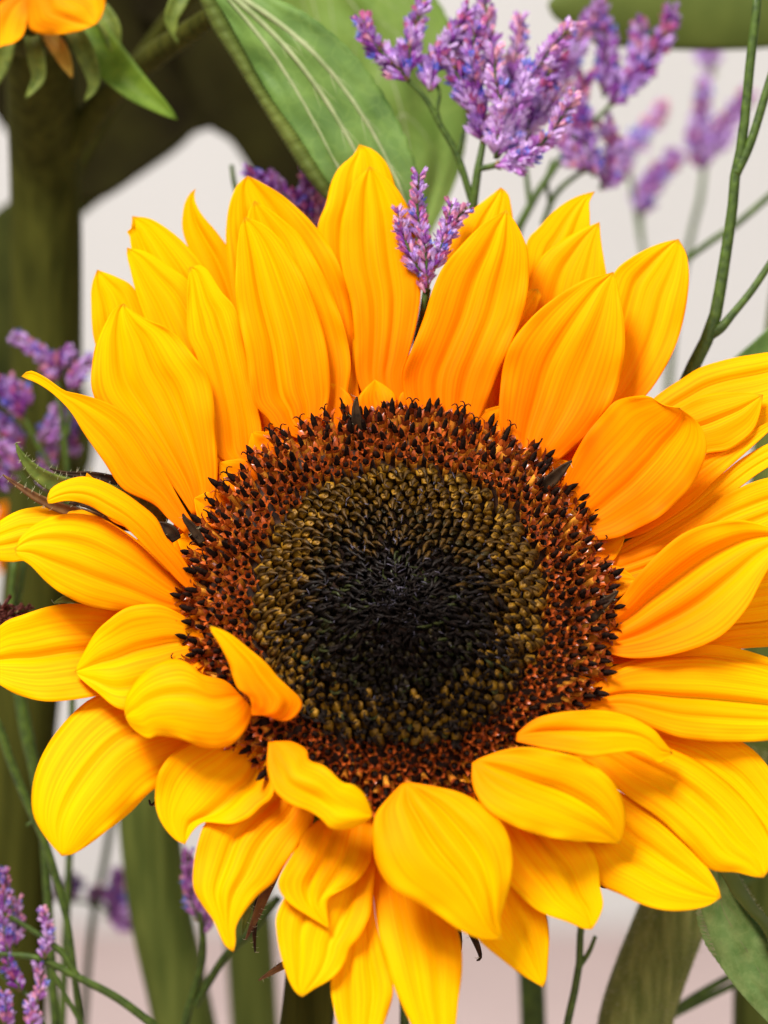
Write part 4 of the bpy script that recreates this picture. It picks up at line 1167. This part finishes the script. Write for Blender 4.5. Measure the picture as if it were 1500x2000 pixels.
def spike(parent, path, seed, indiv=False, dens=1.0, size=1.0, weights=None, dry=False):
    """path (x, y, w) base -> tip: a twig set with two ranks of scales and florets"""
    r = random.Random(seed)
    ln = sum(math.dist(path[i][:2], path[i + 1][:2]) for i in range(len(path) - 1))
    n = max(6, int(ln / 5.0 * dens))
    q = spline(path, n + 1)
    W = [P(*a) for a in q]
    D0 = (DREF - q[0][2] * PX) / DREF
    b = Buf()
    v, f = tube_geo(W, [(3.0 - 1.8 * i / n) * PX * D0 * size for i in range(n + 1)], 6)
    b.add(v, f, 0)
    fl = []
    view = Vector((0, -1, 0))
    for i in range(n):
        u = i / n
        ax = (W[i + 1] - W[i]).normalized()
        side = ax.cross(view).normalized()
        dep = side.cross(ax).normalized()
        for s in (-1, 1):
            for rep in range(2):
                if rep and r.random() < .35:
                    continue
                ang = r.gauss(0, .75) if rep == 0 else r.uniform(-1.5, 1.5)
                out = (side * s * math.cos(ang) + dep * math.sin(ang)).normalized()
                dirv = (ax * r.uniform(.75, 1.25) + out * r.uniform(.45, .95)).normalized()
                base = W[i] + (W[i + 1] - W[i]) * r.random() + out * 2.0 * PX * size
                xx = dirv.cross(ax)
                if xx.length < 1e-4:
                    xx = side
                xx.normalize()
                yy = dirv.cross(xx)
                rot = Matrix((xx, yy, dirv)).transposed()
                if r.random() < (.75 if u < .25 else .3):
                    sv, sf = scale_geo(r)
                    mw = Matrix.Translation(base - dirv * 2 * PX) @ rot.to_4x4() @ Matrix.Scale(PX * D0 * size, 4)
                    b.add([mw @ Vector(p) for p in sv], sf, 1)
                if u < .04 and r.random() < .5:
                    continue
                hue = .5 + .9 * noise.noise(Vector((W[i].x * 260, W[i].z * 260, seed)))
                wts = weights or [3, 2.6 * (1 - hue), 4.5 * hue, .2 + 4 * u ** 4, .4 + 1.2 * u, .9 * hue, .5, .3 + 2.2 * u ** 3]
                wts = [max(.02, x_) for x_ in wts]
                k = r.choices(range(8), wts)[0]
                sc = size * (1.0 - .35 * u) * r.uniform(.75, 1.12)
                mw = Matrix.Translation(base) @ rot.to_4x4() @ Matrix.Rotation(r.uniform(0, 6.28), 4, 'Z') @ Matrix.Scale(sc * D0, 4)
                fl.append((k, mw))
    sp = b.build('spike', [M[k] for k in MATKEYS], parent)
    if indiv:
        for k, mw in fl:
            o = bpy.data.objects.new('floret', ST_LIB[k][0])
            COL.objects.link(o)
            o.parent = sp
            o.matrix_parent_inverse = Matrix.Identity(4)
            # the spike has no transform of its own but sits under its sprig
            o.matrix_basis = mw
    else:
        g = Buf()
        for k, mw in fl:
            me, bb, m0, m1 = ST_LIB[k]
            mi0, mi1 = (6, 6) if dry else (MATKEYS.index(m0), MATKEYS.index(m1))
            mp_ = mw @ Matrix.Scale(PX, 4)
            g.add([mp_ @ Vector(p) for p in bb.v], bb.f, [mi0 if x == 0 else mi1 for x in bb.m])
        o = g.build('florets', [M[k] for k in MATKEYS], sp)
        o['kind'] = 'stuff'
    return len(fl)


def sprig(label, foot, stems, spikes, indiv=False, dens=1.0, size=1.0, weights=None, seed=0, dry=False, group=None):
    e = empty('statice_sprig', P(foot[0], 2000, foot[1]), label, 'statice', group)
    e.location.z = 0
    e['_ex'] = list(e.location)
    for i, s in enumerate(stems):
        tube('stem' if i == 0 else 'branch', s, M['thin_stem'], e, 30, 8, i == 0)
    n = 0
    for i, s in enumerate(spikes):
        n += spike(e, s, seed * 100 + i, indiv and n < 260, dens, size, weights, dry)
    print('sprig', label, n)
    return e


wA = -440
# the large cluster; its main stem runs down behind the flower to the table
sprig('full purple and blue statice cluster rising above the petals, before the big leaf', (860, -560),
      [[(945, 272, wA, 6), (933, 334, wA, 8), (924, 402, wA, 9), (905, 700, wA - 60, 10), (870, 1200, wA - 110, 10), (850, 2020, wA - 150, 11)],
       [(924, 402, wA, 7), (894, 306, wA, 7), (860, 244, wA, 6), (831, 193, wA, 5), (792, 153, wA, 4)],
       [(860, 240, wA, 4), (854, 215, wA, 4), (858, 180, wA, 4), (843, 150, wA - 5, 3)],
       [(894, 300, wA, 4), (905, 260, wA, 4), (915, 225, wA, 4)],
       [(935, 330, wA, 6), (967, 323, wA + 10, 6), (985, 315, wA + 20, 5)]],
      [[(800, 160, wA), (775, 130, wA + 5), (735, 92, wA + 10), (718, 65, wA + 10), (708, 38, wA + 12)],
       [(795, 148, wA), (800, 95, wA), (812, 50, wA), (826, 11, wA)],
       [(840, 178, wA), (845, 132, wA - 10), (877, 85, wA - 20), (916, 17, wA - 30)],
       [(922, 227, wA), (905, 170, wA), (880, 125, wA), (862, 110, wA)],
       [(945, 283, wA), (933, 198, wA + 10), (922, 110, wA + 15), (930, 55, wA + 20)],
       [(968, 310, wA + 20), (978, 215, wA + 35), (968, 150, wA + 40), (966, 95, wA + 45)],
       [(992, 300, wA + 10), (1010, 200, wA + 10), (1055, 122, wA), (1118, 48, wA - 10)],
       [(967, 180, wA - 40), (955, 90, wA - 40), (948, -5, wA - 40)],
       [(967, 323, wA + 25), (1010, 310, wA + 40), (1058, 280, wA + 50), (1095, 232, wA + 55), (1116, 188, wA + 60)],
       [(1030, 260, wA - 40), (1045, 185, wA - 60), (1081, 130, wA - 70), (1103, 74, wA - 80)],
       [(985, 250, wA - 70), (1000, 170, wA - 80), (1012, 95, wA - 90), (1015, 40, wA - 90)],
       [(925, 215, wA - 60), (908, 130, wA - 70), (905, 70, wA - 70), (912, 30, wA - 70)],
       [(1010, 290, wA - 50), (1060, 220, wA - 60), (1100, 180, wA - 60)]],
      indiv=True, dens=.56, size=1.62, seed=1)
wA2 = -900
sprig('softly blurred purple statice cluster with forked stems between the white gap and petals', (1000, -800),
      [[(1217, 181, wA2, 4), (1171, 227, wA2, 5), (1126, 266, wA2, 6), (1086, 323, wA2, 7), (1041, 391, wA2, 8), (1010, 460, wA2, 9), (940, 800, wA2 - 60, 10), (870, 2020, wA2 - 140, 11)],
       [(1035, 400, wA2, 6), (1028, 340, wA2, 5), (1022, 280, wA2, 4)],
       [(1060, 440, wA2 - 20, 6), (1085, 380, wA2 - 20, 6), (1130, 340, wA2 - 20, 5), (1160, 330, wA2 - 20, 4)],
       [(1075, 400, wA2 - 20, 5), (1068, 350, wA2 - 20, 4), (1080, 310, wA2 - 20, 3)]],
      [[(1217, 181, wA2), (1245, 113, wA2), (1250, 51, wA2)],
       [(1190, 205, wA2), (1262, 128, wA2), (1300, 60, wA2), (1311, 22, wA2)],
       [(1180, 190, wA2), (1185, 100, wA2), (1172, 14, wA2)],
       [(1090, 180, wA2), (1120, 100, wA2), (1163, 25, wA2)],
       [(1149, 335, wA2), (1120, 306, wA2), (1105, 270, wA2), (1098, 240, wA2)],
       [(1160, 345, wA2), (1143, 275, wA2), (1135, 215, wA2), (1140, 150, wA2)],
       [(1172, 370, wA2 - 60), (1190, 330, wA2 - 60), (1200, 290, wA2 - 60), (1180, 240, wA2 - 60)],
       [(1030, 260, wA2), (1060, 200, wA2), (1085, 150, wA2)]],
      dens=.75, size=1.55, seed=2)
wB = -232
sprig('small pink-tipped statice tip wedged between two upper petals', (800, -470),
      [[(834, 565, wB - 8, 8), (829, 600, wB - 25, 8), (820, 640, wB - 60, 8), (810, 690, wB - 120, 8), (800, 800, wB - 200, 9), (800, 1200, -470, 9), (790, 2020, -470, 10)]],
      [[(834, 572, wB), (834, 530, wB + 5), (830, 480, wB + 10), (826, 455, wB + 12)],
       [(824, 540, wB), (800, 490, wB), (785, 450, wB - 5), (777, 415, wB - 8)],
       [(822, 470, wB - 10), (815, 400, wB - 15), (819, 338, wB - 15)],
       [(846, 530, wB + 2), (862, 480, wB), (872, 440, wB - 5), (884, 398, wB - 8)],
       [(866, 470, wB - 8), (892, 426, wB - 10), (913, 408, wB - 10)]],
      indiv=True, dens=.62, size=1.25, weights=[2, .3, 3, 3, 2, .6, .3, 3.4], seed=3)
wC = -1700
sprig('faint blurred statice spikes against white backdrop beside the tall thin stem', (1230, -1300),
      [[(1375, 329, wC, 5), (1366, 400, wC, 6), (1345, 480, wC, 6), (1310, 700, wC, 7), (1290, 1200, wC, 7), (1290, 2030, wC, 8)],
       [(1250, 408, wC, 5), (1256, 487, wC, 5), (1290, 640, wC, 6), (1310, 700, wC, 6)],
       [(1228, 334, wC, 4), (1240, 400, wC, 4), (1252, 470, wC, 5)]],
      [[(1228, 350, wC), (1217, 306, wC), (1256, 261, wC), (1292, 212, wC)],
       [(1252, 420, wC), (1258, 390, wC), (1280, 350, wC), (1320, 304, wC)],
       [(1375, 335, wC), (1364, 255, wC), (1376, 165, wC)],
       [(1385, 310, wC), (1415, 249, wC), (1457, 185, wC)],
       [(1390, 150, wC - 300), (1385, 100, wC - 300), (1392, 50, wC - 300)]],
      dens=.7, size=1.6, seed=4)
wD = -620
sprig('dark purple statice tuft half hidden between petal tips and leaf edge', (620, -700),
      [[(600, 440, wD, 6), (610, 600, wD - 60, 7), (640, 1200, wD - 160, 8), (640, 2030, wD - 180, 9)],
       [(470, 400, wD - 60, 5), (458, 360, wD - 60, 5), (452, 322, wD - 60, 4)],
       [(610, 600, wD - 60, 6), (520, 480, wD - 60, 6), (470, 400, wD - 60, 5)]],
      [[(600, 430, wD), (560, 385, wD), (520, 352, wD), (484, 335, wD)],
       [(612, 440, wD), (604, 385, wD), (598, 328, wD)],
       [(606, 430, wD + 20), (590, 400, wD + 20), (578, 378, wD + 20)],
       [(620, 450, wD), (630, 400, wD), (640, 370, wD)],
       [(580, 420, wD - 20), (550, 370, wD - 20), (530, 345, wD - 20)]],
      dens=.9, size=1.1, weights=[3, 4, .8, 1, 2, .4, 1, .6], seed=5)
wE = -820
sprig('blurred violet statice spikes in front of the thick dark stem', (120, -800),
      [[(110, 745, wE, 5), (125, 850, wE, 6), (135, 1000, wE, 6), (140, 1500, wE, 7), (120, 2030, wE, 8)],
       [(50, 820, wE, 4), (80, 880, wE, 5), (128, 950, wE, 5)],
       [(35, 920, wE, 4), (80, 980, wE, 4), (135, 1040, wE, 5)],
       [(140, 765, wE, 4), (132, 850, wE, 5)]],
      [[(115, 748, wE), (90, 700, wE), (65, 680, wE), (33, 658, wE)],
       [(138, 765, wE), (150, 735, wE), (176, 703, wE)],
       [(105, 730, wE), (120, 700, wE), (132, 690, wE)],
       [(52, 822, wE), (25, 785, wE), (-8, 748, wE)],
       [(36, 922, wE), (10, 880, wE), (-10, 860, wE)],
       [(80, 870, wE - 60), (100, 830, wE - 60), (112, 800, wE - 60)],
       [(45, 880, wE - 60), (20, 840, wE - 60), (0, 820, wE - 60)],
       [(60, 800, wE - 20), (48, 770, wE - 20), (20, 745, wE - 20)],
       [(95, 960, wE - 80), (90, 920, wE - 80), (100, 880, wE - 80)],
       [(150, 900, wE - 120), (135, 850, wE - 120), (140, 815, wE - 120)],
       [(20, 960, wE - 40), (5, 930, wE - 40), (-15, 915, wE - 40)]],
      dens=.7, size=1.25, weights=[3, 2.5, 3, .8, 1, .8, .9, .5], seed=6)
wF = -420
sprig('lilac statice spikes on crossing dark twigs near the pink tabletop', (330, -440),
      [[(-10, 1862, wF, 5), (75, 1872, wF, 7), (150, 1908, wF, 8), (230, 1950, wF, 9), (310, 2010, wF, 9)],
       [(10, 1785, wF, 5), (70, 1822, wF, 6), (120, 1860, wF, 7), (152, 1908, wF, 7)],
       [(0, 1905, wF - 10, 4), (60, 1950, wF - 10, 5), (90, 2010, wF - 10, 5)],
       [(96, 1880, wF, 4), (120, 1930, wF - 5, 5), (165, 2010, wF - 10, 5)]],
      [[(85, 1875, wF + 10), (92, 1820, wF + 10), (85, 1778, wF + 10)],
       [(15, 1860, wF), (8, 1800, wF), (12, 1720, wF), (8, 1700, wF)],
       [(70, 1965, wF), (80, 1920, wF), (74, 1885, wF)],
       [(40, 1935, wF), (20, 1890, wF), (8, 1850, wF)],
       [(10, 2010, wF + 20), (12, 1970, wF + 20), (8, 1940, wF + 20)],
       [(60, 2010, wF + 10), (66, 1985, wF + 10), (58, 1960, wF + 10)],
       [(30, 1850, wF - 20), (36, 1800, wF - 20), (34, 1760, wF - 20)]],
      dens=.75, size=1.0, weights=[3, 2.5, 2, 1.5, 2, 1.2, 1.2, .5], seed=7)
wG = -1500
sprig('deep violet blurred statice bits on a thin grey-green stem in the white gap', (150, -1000),
      [[(225, 1560, wG, 7), (205, 1680, wG, 7), (188, 1760, wG, 7), (175, 1850, wG, 7), (160, 2050, wG, 8)],
       [(188, 1760, wG, 5), (225, 1790, wG, 5), (250, 1800, wG, 4)],
       [(190, 1765, wG, 4), (120, 1755, wG, 4), (80, 1742, wG, 4)]],
      [[(205, 1790, wG), (240, 1798, wG), (282, 1802, wG)],
       [(225, 1795, wG), (226, 1750, wG), (230, 1708, wG)],
       [(175, 1770, wG), (190, 1745, wG), (200, 1745, wG)],
       [(110, 1760, wG), (90, 1745, wG), (60, 1742, wG)],
       [(130, 1765, wG), (136, 1735, wG), (145, 1722, wG)]],
      dens=.8, size=1.35, weights=[3, 6, .2, .1, .6, .1, 1.6, .1], seed=8)
sprig('single violet statice spike hugging the leaning green stem', (395, -560),
      [[(392, 1780, -560, 6), (396, 1870, -560, 7), (372, 1960, -560, 8), (350, 2040, -560, 8)],
       [(545, 1752, -560, 7), (490, 1820, -560, 8), (440, 1868, -560, 8), (380, 1965, -560, 8)]],
      [[(388, 1800, -560), (372, 1740, -560), (368, 1665, -560)], [(400, 1820, -560), (405, 1790, -560), (402, 1770, -560)]],
      dens=.8, size=1.1, weights=[3, 5, .4, .1, .8, .1, 1.6, .1], seed=9)
sprig('dried dark red statice tip poking out beside the outermost petal', (-60, -300),
      [[(0, 1212, -250, 5), (-40, 1260, -260, 6), (-70, 1500, -300, 7), (-80, 2030, -320, 8)]],
      [[(-20, 1215, -250), (10, 1205, -250), (35, 1195, -250), (56, 1192, -250)], [(-20, 1210, -250), (0, 1190, -250), (14, 1180, -250)]],
      dens=.8, size=1.0, seed=10, dry=True)


def bare(label, foot, stems):
    e = empty('twig', P(foot[0], 2000, foot[1]), label, 'twig')
    e.location.z = 0
    e['_ex'] = list(e.location)
    for i, s in enumerate(stems):
        tube('stem' if i == 0 else 'branch', s, M['thin_stem'], e, 40, 9, i == 0)
    return e


wR = -330
bare('tall bare forked green twig curving beside the white backdrop', (1300, -420),
     [[(1480, -30, wR, 9), (1477, 20, wR, 9), (1466, 113, wR, 9.5), (1450, 272, wR, 10), (1437, 330, wR, 10.5), (1431, 400, wR, 10.5), (1415, 510, wR, 11.5), (1392, 635, wR, 13), (1356, 710, wR, 14), (1310, 850, wR - 40, 14), (1230, 1350, wR - 90, 11), (1140, 1770, wR - 100, 7.5), (1133, 1830, wR - 100, 7), (1130, 1895, wR - 100, 7.5), (1112, 1980, wR - 100, 8), (1100, 2040, wR - 100, 8)],
      [(1515, 120, wR, 8), (1500, 168, wR, 8.5), (1466, 278, wR + 5, 9), (1438, 340, wR + 2, 9)],
      [(1510, 505, wR - 10, 7), (1470, 565, wR - 8, 7.5), (1432, 612, wR, 8), (1408, 640, wR + 5, 10), (1388, 656, wR + 2, 9)],
      [(1163, 1828, wR - 100, 4), (1150, 1860, wR - 100, 5), (1131, 1888, wR - 100, 6)]])
bare('thin pale green blurred twig slanting behind the tall forked twig', (1100, -1000),
     [[(1540, 350, -1000, 7), (1500, 385, -1000, 7), (1430, 445, -1000, 7), (1347, 504, -1000, 7), (1250, 640, -1000, 8), (1100, 1200, -1180, 8), (1045, 2030, -1300, 9)]])
bare('cluster of thin dark stalks fanning out at the base of the fuzzy stem', (1300, -760),
     [[(1520, 1860, -760, 7), (1440, 1900, -760, 7), (1360, 1945, -760, 8), (1280, 2000, -760, 8), (1240, 2040, -760, 8)],
      [(1520, 1890, -770, 6), (1430, 1925, -770, 7), (1340, 1970, -770, 7), (1262, 2012, -762, 7)],
      [(1510, 1690, -800, 7), (1440, 1735, -800, 7), (1360, 1830, -790, 8), (1290, 1960, -780, 8), (1264, 2015, -765, 8)]])
bare('long thin dark twig running down beside the broad drooping petal', (150, -520),
     [[(-30, 1370, -520, 8), (0, 1425, -520, 9), (22, 1490, -520, 9), (55, 1570, -520, 9), (84, 1635, -520, 8.5), (107, 1705, -520, 8), (122, 1760, -520, 7.5), (136, 1830, -520, 7), (160, 2030, -520, 7)],
      [(52, 1613, -515, 3), (62, 1607, -515, 3.5), (75, 1615, -518, 4)]])
bare('dark green blade-like stalk in the gap under the outermost petals', (90, -640),
     [[(28, 1090, -640, 7), (22, 1200, -640, 8), (36, 1340, -640, 11), (52, 1430, -640, 14), (68, 1510, -640, 11), (86, 1640, -640, 9), (110, 2030, -640, 9)],
      [(50, 1080, -660, 5), (38, 1160, -660, 6), (26, 1240, -645, 6)]])

# ------------------------------------------------------------------ a far orange bloom behind the outer petals
fl3 = empty('sunflower', P(40, 2000, -1700), 'far blurred orange bloom mostly hidden behind the outermost petals', 'sunflower')
fl3.location.z = 0
fl3['_ex'] = list(fl3.location)
tube('stem', [(60, 1060, -1690, 40), (50, 1250, -1720, 36), (45, 1600, -1720, 36), (40, 2050, -1700, 36)], M['stem_shade'], fl3, 24, 10, True)
for i in range(11):
    a = 2 * math.pi * i / 11
    c, s = math.cos(a), math.sin(a)
    bx, by = 70 + 45 * c, 1050 + 38 * s
    tx, ty = 70 + 115 * c, 1050 + 88 * s
    nx, ny = -s * 32, c * 32
    petal_obj('petal', [(bx - nx * .5, by - ny * .5), ((bx + tx) / 2 - nx, (by + ty) / 2 - ny), (tx, ty)],
              [(bx + nx * .5, by + ny * .5), ((bx + tx) / 2 + nx, (by + ty) / 2 + ny), (tx, ty)],
              make_wfn(flatw(-1650), 400 + i, .1, 0, 0, .2, 0, [(0, .2, .2)], .1), M['petal_orange'], fl3, .2, 14, 9)
rc = Buf()
lathe(rc, [(60, -30), (66, 0), (55, 22), (25, 34), (3, 36)], 20, 0)
mt = Matrix.Translation(P(70, 1050, -1655)) @ Matrix.Rotation(R_(90), 4, 'X') @ Matrix.Scale(PX * 1.2, 4)
mesh_obj('flower_disc', [mt @ Vector(p) for p in rc.v], rc.f, M['receptacle'], fl3)
